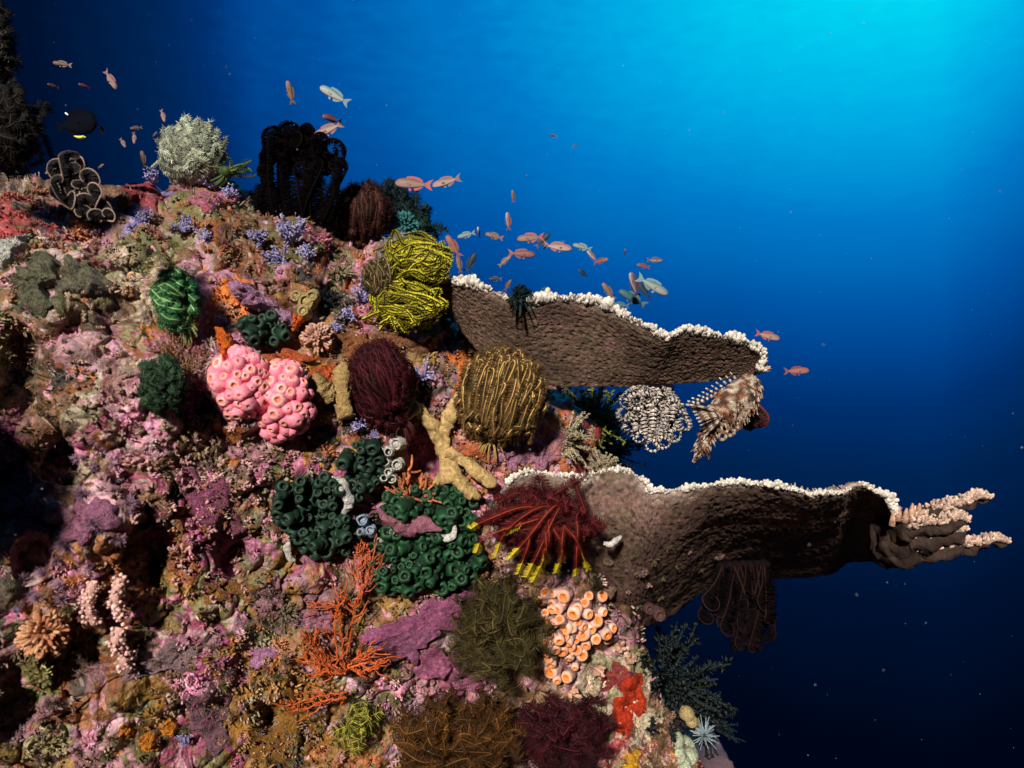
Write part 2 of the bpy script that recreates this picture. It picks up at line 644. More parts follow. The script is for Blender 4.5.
    pk = (kid < 0.025)
    col[pk] = np.array((.48, .22, .27))
    turf = fbm(v, 60, 3, 501)
    col = np.where((turf > 0.62)[:, None], col * 0.5 + np.array((.05, .05, .02)), col)
    film = np.clip(fbm(v, 16, 4, 611) * 1.2 - .15, 0, 1)[:, None]
    col = col * (1 - .5 * film) + np.array((.15, .08, .04)) * .5 * film
    i = np.arange(nr - 1)[:, None] * nc
    j = np.arange(nc - 1)[None, :]
    quads = np.stack((i + j, i + j + 1, i + nc + j + 1, i + nc + j), -1).reshape(-1, 4)
    mb = MB()
    rock = np.array((.12, .07, .05)) * (1 + .5 * fbm(v, 9, 3, 701))[:, None]
    far = smoothstep(nr - nback - 3, nr - nback + 8, np.repeat(np.arange(nr), nc).astype(float))[:, None] * .75
    col = col * (1 - far) + rock * far
    mb.add(v, quads, None, np.clip(col, 0.01, 0.8))
    o = mb.build("reef_slope", M_ROCK)
    tag(o, "steep reef rock crusted purple, rust and brown", None, None, 'structure')
    return v, quads, col


REEF_V, REEF_Q, REEF_C = build_reef()
BVH = BVHTree.FromPolygons(REEF_V.tolist(), REEF_Q.tolist())


def hit(px, py, lift=0.0):
    """point, outward normal and metres per pixel where the line of sight meets the reef"""
    d = Vector(((px - 512) / F, 1, (384 - py) / F)).normalized()
    loc, nor, idx, dist = BVH.ray_cast(Vector((0, 0, 0)), d)
    if loc is None or loc.y > 2.9:
        Y = 2.05
        return at(px, py, Y), np.array((0, -1.0, 0.2)), Y / F
    if nor.dot(d) > 0:
        nor = -nor
    p = np.array(loc) - np.array(d) * lift
    return p, np.array(nor), p[1] / F


def hit_color(px, py):
    d = Vector(((px - 512) / F, 1, (384 - py) / F)).normalized()
    loc, nor, idx, dist = BVH.ray_cast(Vector((0, 0, 0)), d)
    return None if loc is None else REEF_C[REEF_Q[idx][0]]


# ------------------------------------------------------------------ table corals
PLATES = []


def table_coral(label, rim, low, y_rim, y_low, thick, col_a, col_b, belly, knob, group, stalk, seed, under_pow):
    rim = smooth_path([(x, y, 0) for x, y in rim], 400)[:, :2]
    low = smooth_path([(x, y, 0) for x, y in low], 400)[:, :2]
    nu, nv = len(rim), 110
    yr = np.interp(np.linspace(0, 1, nu), *y_rim)
    yl = np.interp(np.linspace(0, 1, nu), *y_low)
    R = np.stack([at(a, b, c) for (a, b), c in zip(rim, yr)])
    Lw = np.stack([at(a, b, c) for (a, b), c in zip(low, yl)])
    f = np.linspace(0, 1, nv)[None, :, None]
    S = R[:, None, :] * (1 - f) + Lw[:, None, :] * f
    upw = np.interp(np.linspace(0, 1, nu), *under_pow)[:, None, None]
    S[..., 1:2] = yr[:, None, None] + (yl - yr)[:, None, None] * f ** upw
    for ax in (0, 2):                                     # keep each line of growth straight while it curls under
        S[..., ax] = S[..., ax] / (yr[:, None] * (1 - f[..., 0]) + yl[:, None] * f[..., 0]) * S[..., 1]
    gu = np.gradient(S, axis=0)
    gv = np.gradient(S, axis=1)
    n = np.cross(gu, gv)
    n /= np.linalg.norm(n, axis=2)[..., None]
    if n[..., 1].mean() > 0:
        n = -n
    ff = np.broadcast_to(f, S.shape[:2] + (1,))
    S = S - n * belly * np.sin(ff * math.pi)
    flat = S.reshape(-1, 3)
    U = np.broadcast_to(np.linspace(0, 1, nu)[:, None], (nu, nv)).ravel()
    W = np.broadcast_to(np.linspace(0, 1, nv)[None, :], (nu, nv)).ravel()
    st = np.stack((U * 90, W * 9, np.zeros_like(U)), 1)
    ring = vnoise(np.stack((U * 9 + 0.8 * vnoise(flat, 9, 2), W * 34 + 1.5 * vnoise(flat, 14, 5), np.zeros_like(U)), 1), 1.0, seed + 2)
    rid = vnoise(st, 1.0, seed) * 0.35 + vnoise(st, 2.3, seed + 3) * 0.35 + fbm(flat, 120, 4, seed + 5, .65) * 0.5 + ring * .35
    lump = fbm(flat, 7, 2, seed + 9)
    pit1, pit2, pid = worley(np.stack((U * 70, W * 34, np.zeros_like(U)), 1), 1.0, seed + 11)
    pits = np.clip(0.42 - pit1, 0, 1) * (pid > 0.5)
    grit = fbm(flat, 210, 3, seed + 71, .7)
    disp = 0.0022 * rid + 0.0016 * grit + 0.0035 * lump - 0.014 * pits
    under = flat + n.reshape(-1, 3) * disp[:, None]
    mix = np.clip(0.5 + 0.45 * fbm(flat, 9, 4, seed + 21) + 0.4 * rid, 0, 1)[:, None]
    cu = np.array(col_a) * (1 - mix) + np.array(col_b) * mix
    alg = np.clip(fbm(flat, 14, 4, seed + 51) * 1.3 - .35, 0, 1)[:, None]
    cu = cu * (1 - .7 * alg) + np.array((.11, .085, .05)) * .7 * alg
    pnk = np.clip(fbm(flat, 19, 4, seed + 61) * 1.4 - .75, 0, 1)[:, None]
    cu = cu * (1 - .5 * pnk) + np.array((.26, .13, .13)) * .5 * pnk
    cu = cu * (1 - 0.75 * np.clip(pits * 5, 0, 1))[:, None]
    cu = cu * np.clip(1 + .28 * grit, .5, 1.6)[:, None]
    grow = (np.exp(-W * 22) * np.clip(.7 + fbm(flat, 30, 2, seed + 8), .2, 1.3))[:, None]
    cu = cu * (1 - grow * 0.6) + np.array((.55, .44, .38)) * grow * 0.6
    back = S - n * np.linspace(thick * 1.0, thick * 1.9, nv)[None, :, None]
    back = back.reshape(-1, 3) + n.reshape(-1, 3) * (0.01 * fbm(flat, 40, 2, seed + 31))[:, None]
    org = Lw[nu // 4] * 0.5 + R[nu // 4] * 0.5
    PLATES.append(under.copy())
    root = empty("table_coral", org, label, "table coral", group)
    mb = MB()
    i = np.arange(nu - 1)[:, None] * nv
    j = np.arange(nv - 1)[None, :]
    q = np.stack((i + j, i + j + 1, i + nv + j + 1, i + nv + j), -1).reshape(-1, 4)
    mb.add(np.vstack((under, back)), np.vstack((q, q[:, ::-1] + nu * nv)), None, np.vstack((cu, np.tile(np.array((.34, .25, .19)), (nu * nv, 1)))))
    e = []
    B = nu * nv
    for k in range(nu - 1):
        a, b = k * nv, (k + 1) * nv
        e.append((a, b, b + B, a + B))
        a, b = k * nv + nv - 1, (k + 1) * nv + nv - 1
        e.append((b, a, a + B, b + B))
    for k in range(nv - 1):
        a, b = k, k + 1
        e.append((b, a, a + B, b + B))
        a, b = (nu - 1) * nv + k, (nu - 1) * nv + k + 1
        e.append((a, b, b + B, a + B))
    mb.q.append(np.array(e))
    PLATES[-1] = BVHTree.FromPolygons(under.tolist(), q.tolist())
    plate = mb.build("plate", M_TABLE, root)
    # the growing edge: short white branchlets crowding along the rim, shorter tan ones over the upper face
    rim3 = under.reshape(nu, nv, 3)[:, 0]
    mbr = MB()
    rs = random.Random(seed)
    upv = -n[:, 0]
    seglen = np.linalg.norm(np.diff(rim3, axis=0), axis=1)
    cum = np.concatenate(([0], np.cumsum(seglen)))
    tot = cum[-1]
    s = 0.0
    while s < tot:
        if float(vnoise(np.array([[s * 14, 3.3, 0.5]]), 1, seed)[0]) < -.55:
            s += knob * .5
            continue
        k = min(nu - 2, int(np.searchsorted(cum, s)))
        p = np.array([np.interp(s, cum, rim3[:, c]) for c in range(3)])
        out = unit(R[k] - Lw[k])
        size = knob * rs.uniform(0.6, 1.35) * (0.55 + 0.9 * max(0, float(vnoise(np.array([[s * 22, 0, 0.5]]), 1, seed)[0]) + 0.5))
        for row in range(5):
            d = unit(out * rs.uniform(0.3, 1.1) + np.array((rs.uniform(-.7, .7), rs.uniform(-.7, .3), rs.uniform(-.1, .9))))
            base = p + upv[k] * rs.uniform(0, thick * 0.7) + out * knob * rs.uniform(-1.5, .35) - upv[k] * knob * .25
            add_tube(mbr, [base, base + d * size * 0.6, base + d * size * 1.1], [size * .40, size * .45, size * .40],
                     np.array((.78, .72, .64)) * rs.uniform(.62, 1.14), 6)
        s += knob * rs.uniform(0.45, 0.75)
    mbr.build("rim", M_RIM, root)
    mbt = MB()
    bk = back.reshape(nu, nv, 3)
    for _ in range(700):
        a, b = rs.randrange(nu), int(rs.random() ** 1.3 * (nv - 1))
        sz = knob * rs.uniform(.5, 1.0)
        p = bk[a, b]
        d = unit(-n[a, b] + np.array((rs.uniform(-.4, .4), rs.uniform(-.4, .4), rs.uniform(-.1, .6))))
        add_tube(mbt, [p + n[a, b] * 0.001, p + d * sz * .9, p + d * sz * 1.6], [sz * .42, sz * .4, sz * .3], np.array((.40, .29, .22)) * rs.uniform(.8, 1.2), 5)
    tag(mbt.build("branchlets", M_TABLE, root), None, None, None, 'stuff')
    if stalk is not None:
        ms = MB()
        pts = smooth_path([at(*p[:3]) for p in stalk], 20)
        rr = np.interp(np.linspace(0, 1, 20), np.linspace(0, 1, len(stalk)), [p[3] for p in stalk])
        add_tube(ms, pts, rr, np.array(col_a) * 0.9, 20, noise=0.008)
        ms.build("stalk", M_TABLE, root)
    return root


T_UP = table_coral("upper table coral, a broad brown plate with a thick white rim",
                   [(432, 277), (455, 281), (472, 285), (492, 291), (510, 299), (535, 301), (562, 297), (597, 302), (622, 314), (645, 326), (668, 338), (685, 330), (710, 334), (738, 340), (755, 347), (764, 355), (759, 372)],
                   [(440, 300), (468, 340), (500, 368), (545, 384), (600, 387), (650, 387), (700, 383), (735, 379), (755, 377)],
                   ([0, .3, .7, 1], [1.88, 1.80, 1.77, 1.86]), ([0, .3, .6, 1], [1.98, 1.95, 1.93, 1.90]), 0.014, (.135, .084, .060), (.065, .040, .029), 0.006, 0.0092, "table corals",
                   [(470, 335, 2.06, .05), (500, 345, 2.2, .09), (470, 370, 2.35, .15)], 4, ([0, 1], [1.2, 1.2]))
T_LO = table_coral("lower table coral, its brown vase-like plate fraying into fingers on the right",
                   [(500, 492), (515, 478), (530, 472), (552, 475), (580, 479), (592, 475), (612, 470), (632, 474), (646, 484), (650, 492), (662, 492), (685, 490), (708, 486), (730, 484), (752, 484), (775, 487), (800, 492), (812, 496), (828, 493), (844, 492), (853, 486), (865, 486), (879, 494), (888, 498), (892, 512), (915, 532)],
                   [(520, 540), (545, 580), (580, 600), (610, 622), (640, 628), (672, 616), (705, 592), (740, 580), (790, 578), (832, 574), (850, 563), (885, 562), (915, 558)],
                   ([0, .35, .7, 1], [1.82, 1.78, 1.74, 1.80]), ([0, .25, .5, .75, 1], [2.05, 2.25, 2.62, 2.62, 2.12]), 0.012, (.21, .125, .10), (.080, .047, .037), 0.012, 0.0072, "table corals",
                   [(600, 585, 2.02, .05), (590, 590, 2.15, .07), (570, 600, 2.35, .15)], 14, ([0, .3, .5, 1], [2.8, 2.4, 1.3, 1.1]))


def coral_fingers():
    sp = [([(884, 540, 1.93), (902, 540, 1.85), (928, 536, 1.82), (948, 533, 1.81), (962, 530, 1.80)], [.050, .047, .038, .026, .010], 1.3),
          ([(886, 524, 1.93), (902, 519, 1.82), (922, 517, 1.80), (945, 509, 1.79), (962, 505, 1.785), (976, 498, 1.78), (988, 499, 1.78)], [.020, .022, .020, .022, .015, .014, .007], 1.0),
          ([(884, 534, 1.95), (900, 531, 1.82), (918, 526, 1.79), (940, 524, 1.78), (955, 519, 1.77), (966, 523, 1.77)], [.03, .026, .028, .024, .020, .010], 1.0),
          ([(880, 552, 2.0), (900, 552, 1.87), (920, 551, 1.84), (950, 547, 1.82), (975, 546, 1.81), (992, 541, 1.80), (1006, 543, 1.80)], [.042, .040, .032, .027, .020, .012, .005], .8)]
    rs = random.Random(4)
    for pts, rr, dens in sp:
        mb = MB()
        path = smooth_path([at(*p) for p in pts], 60)
        r = np.interp(np.linspace(0, 1, 60), np.linspace(0, 1, len(rr)), rr)
        add_tube(mb, path, r, (.034, .02, .015), 18, flat=0.8)
        v = mb.v[-1]
        mb.v[-1] = v + .012 * np.stack((fbm(v, 30, 3, 5), fbm(v, 30, 3, 6), fbm(v, 38, 3, 7)), 1)
        for k in range(int(330 * dens)):
            u = rs.uniform(0.25, 1.0)
            p = np.array([np.interp(u, np.linspace(0, 1, 60), path[:, c]) for c in range(3)])
            r0 = np.interp(u, np.linspace(0, 1, 60), r)
            a = rs.uniform(.2, 2.3)
            d = unit(np.array((rs.uniform(-.4, .4), -math.cos(a) * .9, math.sin(a))))
            b = p + d * r0 * 0.7
            L = rs.uniform(.006, .015)
            add_tube(mb, [b, b + d * L * .6, b + d * L], [L * .42, L * .40, L * .3], np.array((.62, .44, .35)) * rs.uniform(.55, 1.15), 5)
        mb.build("finger", M_TABLE, T_LO)
    for k, (x, y) in enumerate([(892, 516), (898, 511), (905, 513), (911, 508), (918, 508), (925, 510), (932, 506), (940, 504)]):
        mb = MB()
        b = at(x, y + 10, 1.79)
        add_tube(mb, [b, b + np.array((.002, 0, .02)), b + np.array((.004, 0, .036))], [.0085, .007, .0035], (.46, .27, .18), 7, noise=.001)
        mb.build("spike", M_TABLE, T_LO)


coral_fingers()


# ------------------------------------------------------------------ feather stars
def rot_about(v, ax, a):
    return v * math.cos(a) + np.cross(ax, v) * math.sin(a) + ax * np.dot(ax, v) * (1 - math.cos(a))


def arm_path(base, t, b, L, n, kfun, rs, wob=0.12):
    pts, nor = [np.array(base)], []
    t = unit(t)
    b = unit(b - t * np.dot(b, t))
    ds = L / (n - 1)
    tw = rs.uniform(-1, 1) * wob
    for i in range(n):
        u = i / (n - 1)
        nor.append(np.cross(b, t))
        if i < n - 1:
            t = unit(rot_about(t, b, kfun(u) * ds))
            b = unit(rot_about(b, t, tw * 0.3 + rs.uniform(-1, 1) * wob * 0.4))
            b = unit(b - t * np.dot(b, t))
            pts.append(pts[-1] + t * ds)
    return np.array(pts), np.array(nor)


def add_arm(mb, path, nor, rr, pl, c_rib, c_pin, c_tip, fold, spacing, rs, band=None, tip_from=1.1, beat=0.35, pw=0.55, comb=None):
    """rib of an arm with its two combs of pinnules"""
    m = len(path)
    u = np.linspace(0, 1, m)
    cr = np.tile(np.array(c_rib, float), (m, 1))
    seg = np.linalg.norm(np.diff(path, axis=0), axis=1)
    cum = np.concatenate(([0], np.cumsum(seg)))
    L = cum[-1]
    if band:
        on = (cum / band[0]) % 1 < (band[2] if len(band) > 2 else .5)
        cr[on] = band[1]
    cr[u > tip_from] = c_tip
    add_tube(mb, path, rr * (1 - 0.55 * u), cr, 5, round_end=False)
    k = max(4, int(L / spacing))
    s = (np.arange(k) + 0.5) / k * L
    P = np.stack([np.interp(s, cum, path[:, c]) for c in range(3)], 1)
    T = np.gradient(path, axis=0)
    T /= np.maximum(1e-9, np.linalg.norm(T, axis=1))[:, None]
    Ti = np.stack([np.interp(s, cum, T[:, c]) for c in range(3)], 1)
    Ni = np.stack([np.interp(s, cum, nor[:, c]) for c in range(3)], 1)
    Bi = np.cross(Ti, Ni)
    us = s / L
    ln = pl * np.minimum(1, us * 9 + 0.35) * (1 - 0.5 * np.clip((us - 0.75) / 0.25, 0, 1))
    if comb:
        ln = np.where(us > tip_from, pl * comb * np.clip((1.06 - us) / .06, .4, 1), pl * .8)
    for sgn in (-1, 1):
        jit = RNG.random((k, 3)) - 0.5
        d = sgn * Bi * math.cos(fold) + Ni * math.sin(fold) + Ti * beat + jit * 0.35
        d /= np.linalg.norm(d, axis=1)[:, None]
        l = ln * (0.8 + 0.4 * RNG.random(k))
        w = spacing * pw
        q = np.cross(d, Ti)
        mid = P + d * (l * 0.55)[:, None]
        tip = P + d * l[:, None] + Ni * (l * 0.25)[:, None]
        v = np.stack((P - Ti * w * .5, P + Ti * w * .5 + q * w * .2, P + q * w * .6, mid - Ti * w * .45, mid + Ti * w * .45, mid + q * w * .5, tip), 1).reshape(-1, 3)
        b0 = np.arange(k)[:, None] * 7
        quads = np.concatenate([b0 + np.array(f) for f in ((0, 1, 4, 3), (1, 2, 5, 4), (2, 0, 3, 5))])
        tris = np.concatenate([b0 + np.array(f) for f in ((3, 4, 6), (4, 5, 6), (5, 3, 6))])
        c = np.tile(np.array(c_pin, float), (k, 1)) * (0.7 + 0.6 * RNG.random((k, 1)))
        if band:
            on = (s / band[0]) % 1 < (band[2] if len(band) > 2 else .5)
            c[on] = np.array(band[1]) * (0.8 + 0.4 * RNG.random((on.sum(), 1)))
        c[us > tip_from] = c_tip
        cc = np.repeat(c, 7, 0)
        mb.add(v, quads, tris, cc)


def feather_star(label, px, py, R, n, up, style, c_rib, c_pin, c_tip=None, rr=1.2, pl=6, fold=0.7, spacing=1.7, lift=0.02, squash=(1, 1, 1),
                 Y=None, spread=(0, 0), band=None, tip_from=1.1, Lk=(2.6, 3.6), seed=1, az=None, tilt=(0.1, 0.6), wob=0.12, curl=2.6, beat=.35, pw=.55, steps=26):
    rs = random.Random(seed)
    if Y is None:
        base, nor, s = hit(px, py, lift)
    else:
        base, s = at(px, py, Y), Y / F
    up = unit(up)
    Bm = basis(up)
    root = empty("feather_star", base, label, "feather star", "feather stars")
    c_tip = c_tip or c_pin
    md = MB()
    add_ball(md, base, np.array((7, 7, 6)) * s, np.array(c_pin) * 0.7, 2, 0.3)
    for k in range(14):
        a = rs.uniform(0, 6.28)
        d = unit(Bm[:, 0] * math.cos(a) + Bm[:, 1] * math.sin(a) - up * rs.uniform(.2, .9))
        add_tube(md, [base, base + d * 8 * s, base + (d - up * .5) * 13 * s], np.array((1.2, 1.0, .6)) * s, np.array(c_rib) * 0.8, 5)
    md.build("centre_disc", M_ARM, root)
    for i in range(n):
        ph = (i + rs.uniform(-.4, .4)) / n * 2 * math.pi if az is None else rs.uniform(*az)
        out = Bm[:, 0] * math.cos(ph) + Bm[:, 1] * math.sin(ph)
        r = R * s * rs.uniform(0.62, 1.0)
        b0 = base + Bm[:, 0] * rs.uniform(-1, 1) * spread[0] * s + Bm[:, 1] * rs.uniform(-1, 1) * spread[1] * s
        a0 = rs.uniform(*tilt)
        t0 = out * math.cos(a0) + up * math.sin(a0)
        axis = np.cross(out, up)
        if style == 'ball':
            L = r * rs.uniform(*Lk)
            kf = lambda u: (1.0 / r) * (1.0 if u < 0.68 else curl)
        elif style == 'column':
            rc = R * s * rs.uniform(0.10, 0.15)
            L = r * 0.95 + 2 * math.pi * rc * rs.uniform(0.8, 1.2)
            u0 = r * 0.95 / L
            sg = -1 if rs.random() < 0.7 else 1
            axis = axis * sg
            kf = lambda u: (0.5 / r) if u < u0 else 1.0 / (rc * (1.15 - 0.3 * (u - u0)))
        elif style == 'coil':
            rc = R * s * rs.uniform(0.16, 0.26)
            L = r * 0.75 + 2 * math.pi * rc * rs.uniform(1.0, 1.5)
            u0 = r * 0.75 / L
            kf = lambda u: (0.35 / r) if u < u0 else 1.0 / (rc * (1.25 - 0.75 * (u - u0)))
        else:
            L = r * rs.uniform(0.85, 1.15)
            sg = rs.choice((-1, 1, 1))
            kk = rs.uniform(0.3, 1.5) * sg / r
            kf = lambda u: kk * (0.5 + (2.2 if u > 0.75 else 0.6))
        path, nor = arm_path(b0, t0, axis, L, steps, kf, rs, wob)
        if squash != (1, 1, 1):
            loc = (path - base) @ Bm
            path = base + (loc * np.array(squash)) @ Bm.T
        mb = MB()
        jc = rs.uniform(.75, 1.25)
        add_arm(mb, path, nor, rr * s, pl * s * rs.uniform(.85, 1.1), np.array(c_rib) * jc, np.array(c_pin) * jc, c_tip, fold, spacing * s, rs, band, tip_from, beat, pw)
        mb.build("arm", M_ARM, root)
    return root


def loop_star(label, bx, by, ell, n, c_rib, c_pin, rr=1.3, pl=4, f=(.45, .85), bulge=.8, lift=.02, Y=None, jit=.10, spacing=1.3, fold=.25, beat=.4, pw=.8,
              extra=(), c_tip=None, seed=1, turn=4.0, band=None, aim=None, wave=0.0, ells=None):
    """a feather star closed to a mop: every arm runs out inside, turns over and comes back down on the outside of the dome"""
    rs = random.Random(seed)
    if Y is None:
        base, _, s = hit(bx, by, lift)
    else:
        base, s = at(bx, by, Y), Y / F
    Y0 = base[1]
    cx, cy, rx, ry = ell
    root = empty("feather_star", base, label, "feather star", "feather stars")
    dep = bulge * min(rx, ry) * s

    def dome(x, y, off=0.0):
        q2 = min(1.0, ((x - cx) / rx) ** 2 + ((y - cy) / ry) ** 2)
        return Y0 - dep * math.sqrt(1 - q2) - off * s
    md = MB()
    add_ball(md, at(cx, cy, Y0), np.array((rx * .62, 6, ry * .62)) * s, np.array(c_pin) * .5, 3, .12)  # oversized dark core, put in so the gaps between arms look dark
    md.build("centre_disc", M_ARM, root)
    mc = MB()
    for k in range(16):
        a = rs.uniform(0, 6.28)
        d = unit(np.array((math.cos(a), -.2, math.sin(a))))
        add_tube(mc, [base, base + d * 8 * s, base + (d + np.array((0, 0, -.5))) * 13 * s], np.array((1.2, 1.0, .6)) * s, np.array(c_rib) * .7, 5)
    mc.build("cirri", M_ARM, root)
    R = min(rx, ry)
    for i in range(n):
        q = math.sqrt((i + .5) / n)
        a = i * 2.39996 + rs.uniform(-.3, .3)
        if ells:
            cx, cy, rx, ry = ells[i % len(ells)]
        tx, ty = cx + rx * q * math.cos(a) * .98, cy + ry * q * math.sin(a) * .98
        ox, oy = (bx, by) if aim is None else aim
        dx, dy = tx - ox, ty - oy
        if aim is not None:
            g = 2.0 * R / math.hypot(dx, dy)
            dx, dy = dx * g, dy * g
            go = rs.uniform(.0, 1.0) ** .7
            for _ in range(40):
                if ((tx + dx * .025 - cx) / rx) ** 2 + ((ty + dy * .025 - cy) / ry) ** 2 > go * .98 + .02 * rs.random():
                    break
                tx, ty = tx + dx * .025, ty + dy * .025
        ln = math.hypot(dx, dy)
        if aim is None and ln < .35 * R:
            tx, ty = cx + (tx - bx) / max(1, ln) * R * .6, cy + (ty - by) / max(1, ln) * R * .6
            dx, dy = tx - bx, ty - by
            ln = math.hypot(dx, dy)
        ux, uy = dx / ln, dy / ln
        j = lambda: rs.gauss(0, jit) * R
        sx, sy = -uy * rs.choice((-1, 1)) * turn * .6, ux * rs.choice((-1, 1)) * turn * .6
        ff = rs.uniform(*f)
        while ff > .12 and ((tx - dx * ff - cx) / rx) ** 2 + ((ty - dy * ff - cy) / ry) ** 2 > 1.02:
            ff *= .93
        mx, my = (bx + tx) / 2 + j() * .5, (by + ty) / 2 + j() * .5
        wv = wave * R * rs.choice((-1, 1))
        pts = [base, at(mx, my, Y0 - dep * .3)]
        pts.append(at(tx - ux * 2, ty - uy * 2, dome(tx, ty, -turn)))
        pts.append(at(tx + ux * turn * .45, ty + uy * turn * .45, dome(tx, ty, 1)))
        pts.append(at(tx + sx - ux * 2, ty + sy - uy * 2, dome(tx, ty, turn * .9)))
        p1 = (tx + sx - dx * ff * .5 + j() - uy * wv, ty + sy - dy * ff * .5 + j() + ux * wv)
        pts.append(at(p1[0], p1[1], dome(p1[0], p1[1], turn * rs.uniform(.3, 1.2))))
        p2 = (tx + sx - dx * ff + j() * 1.5, ty + sy - dy * ff + j() * 1.5)
        pts.append(at(p2[0], p2[1], dome(p2[0], p2[1], turn * rs.uniform(-.2, .6))))
        path = smooth_path(pts, 34)
        T = np.gradient(path, axis=0)
        nor = np.array([unit(np.array((0, 1.0, 0)) - t / np.dot(t, t) * t[1] + 1e-6) for t in T])
        mb = MB()
        jc = rs.uniform(.50, 1.45)
        add_arm(mb, path, nor, rr * s, pl * s * rs.uniform(.85, 1.15), np.array(c_rib) * jc, np.array(c_pin) * jc, c_pin, fold, spacing * s, rs, band, 1.1, beat, pw)
        mb.build("arm", M_ARM, root)
    for ex, ey in extra:
        e = at(ex, ey, dome(ex, ey, 14))
        m1 = at(bx + (ex - bx) * .30 + rs.uniform(-16, 12), by + (ey - by) * .10 + rs.uniform(-14, 8), Y0 - dep * rs.uniform(.8, 1.2))
        m2 = at(bx + (ex - bx) * .78 + rs.uniform(-9, 9), by + (ey - by) * .60 + rs.uniform(-10, 5), Y0 - dep * 1.2 - rs.uniform(.005, .03))
        path = smooth_path([base, m1, m2, e], 26)
        T = np.gradient(path, axis=0)
        nor = np.array([unit(np.array((0, 1.0, 0)) - t / np.dot(t, t) * t[1] + 1e-6) for t in T])
        mb = MB()
        add_arm(mb, path, nor, rr * .8 * s, 7.5 * s, (.30, .04, .012), (.11, .009, .008), c_tip, .2, 1.25 * s, rs, None, rs.uniform(.74, .86), 1.1, .7, rs.uniform(.9, 1.25))
        mb.build("arm", M_ARM, root)
    return root


def coil_star(label, bases, discs, Y, c_rib, c_pin, rr, pl, fold, seed, band=None, straight=(), spacing=1.2, pw=.9, tilt=.5, ahead=14, turns=(1.2, 1.7), body=(), mat=None):
    """a feather star whose arms each end in a flat rolled coil; discs: centre and radius of the coils, straight: ends of arms that only hang"""
    rs = random.Random(seed)
    s = Y / F
    (x0, y0), (x1, y1) = bases
    base = at((x0 + x1) / 2, (y0 + y1) / 2, Y)
    root = empty("feather_star", base, label, "feather star", "feather stars")
    md = MB()
    for k in range(7):
        u = k / 6
        add_ball(md, at(x0 + (x1 - x0) * u, y0 + (y1 - y0) * u, Y + .02), np.array((6, 6, 5)) * s, np.array((.006, .004, .005)), 2, .3)
    md.build("centre_disc", M_DARK_ARM, root)
    md = MB()
    for (x, y, rx, ry) in body:
        add_ball(md, at(x, y, Y + .012), np.array((rx, 9, ry)) * s, np.array((.006, .004, .005)), 3, .25)  # added dark filler behind the coils, closing the gaps between arms
    if body:
        md.build("dark_filler", M_DARK_ARM, root)
    todo = [(d, True) for d in discs] + [(d, False) for d in straight]
    for i, (d, curl) in enumerate(todo):
        x, y = d[0], d[1]
        u = min(1, max(0, (x - min(x0, x1)) / max(1, abs(x1 - x0)) + rs.uniform(-.15, .15)))
        b = at(x0 + (x1 - x0) * u, y0 + (y1 - y0) * u, Y)
        dY = Y - s * ahead * rs.uniform(.4, 1.5)
        c = at(x, y, dY)
        mb = MB()
        if curl:
            r = d[2] * s
            rz = unit(np.array((rs.uniform(-tilt, tilt), -1, rs.uniform(-tilt, tilt))))
            ex = unit(np.cross((0, 0, 1.0), rz))
            ez = np.cross(rz, ex)
            dd = unit(c - b)
            da = math.atan2(np.dot(dd, ez), np.dot(dd, ex))
            sg = rs.choice((-1, 1))
            a0 = da - sg * math.pi / 2
            n = 26
            T = rs.uniform(*turns) * 2 * math.pi
            P = [c + (ex * math.cos(a0 + sg * T * q) + ez * math.sin(a0 + sg * T * q)) * r * (1 - .62 * q) + rz * s * 3 * q for q in np.linspace(0, 1, n)]
            lead = smooth_path([b, b * .55 + P[0] * .45 + np.array((rs.gauss(0, 2), -6, 0)) * s, P[0]], 14)
            path = np.vstack((lead[:-1], P))
            m = len(path)
            cen = np.tile(c, (m, 1))
            nor = cen - path
            Tn = np.gradient(path, axis=0)
            nor = np.array([unit(a - t / np.dot(t, t) * np.dot(a, t)) for a, t in zip(nor, Tn)])
        else:
            e = c
            path = smooth_path([b, b * .5 + e * .5 + np.array((rs.gauss(0, 3), -8, 0)) * s, e], 22)
            Tn = np.gradient(path, axis=0)
            nor = np.array([unit(np.array((0, 1.0, 0)) - t / np.dot(t, t) * t[1]) for t in Tn])
        if band:                                          # fine steps so that the bands stay crisp
            k_ = np.linspace(0, len(path) - 1, 110)
            path = np.stack([np.interp(k_, np.arange(len(path)), path[:, q]) for q in range(3)], 1)
            nor = np.stack([np.interp(k_, np.arange(len(nor)), nor[:, q]) for q in range(3)], 1)
        add_arm(mb, path, nor, rr * s, pl * s * rs.uniform(.85, 1.15), np.array(c_rib) * rs.uniform(.75, 1.25), np.array(c_pin) * rs.uniform(.8, 1.2), c_pin, fold if curl else .3, spacing * s, rs, band, 1.1, .25, pw)
        mb.build("arm", mat or M_ARM, root)
    return root


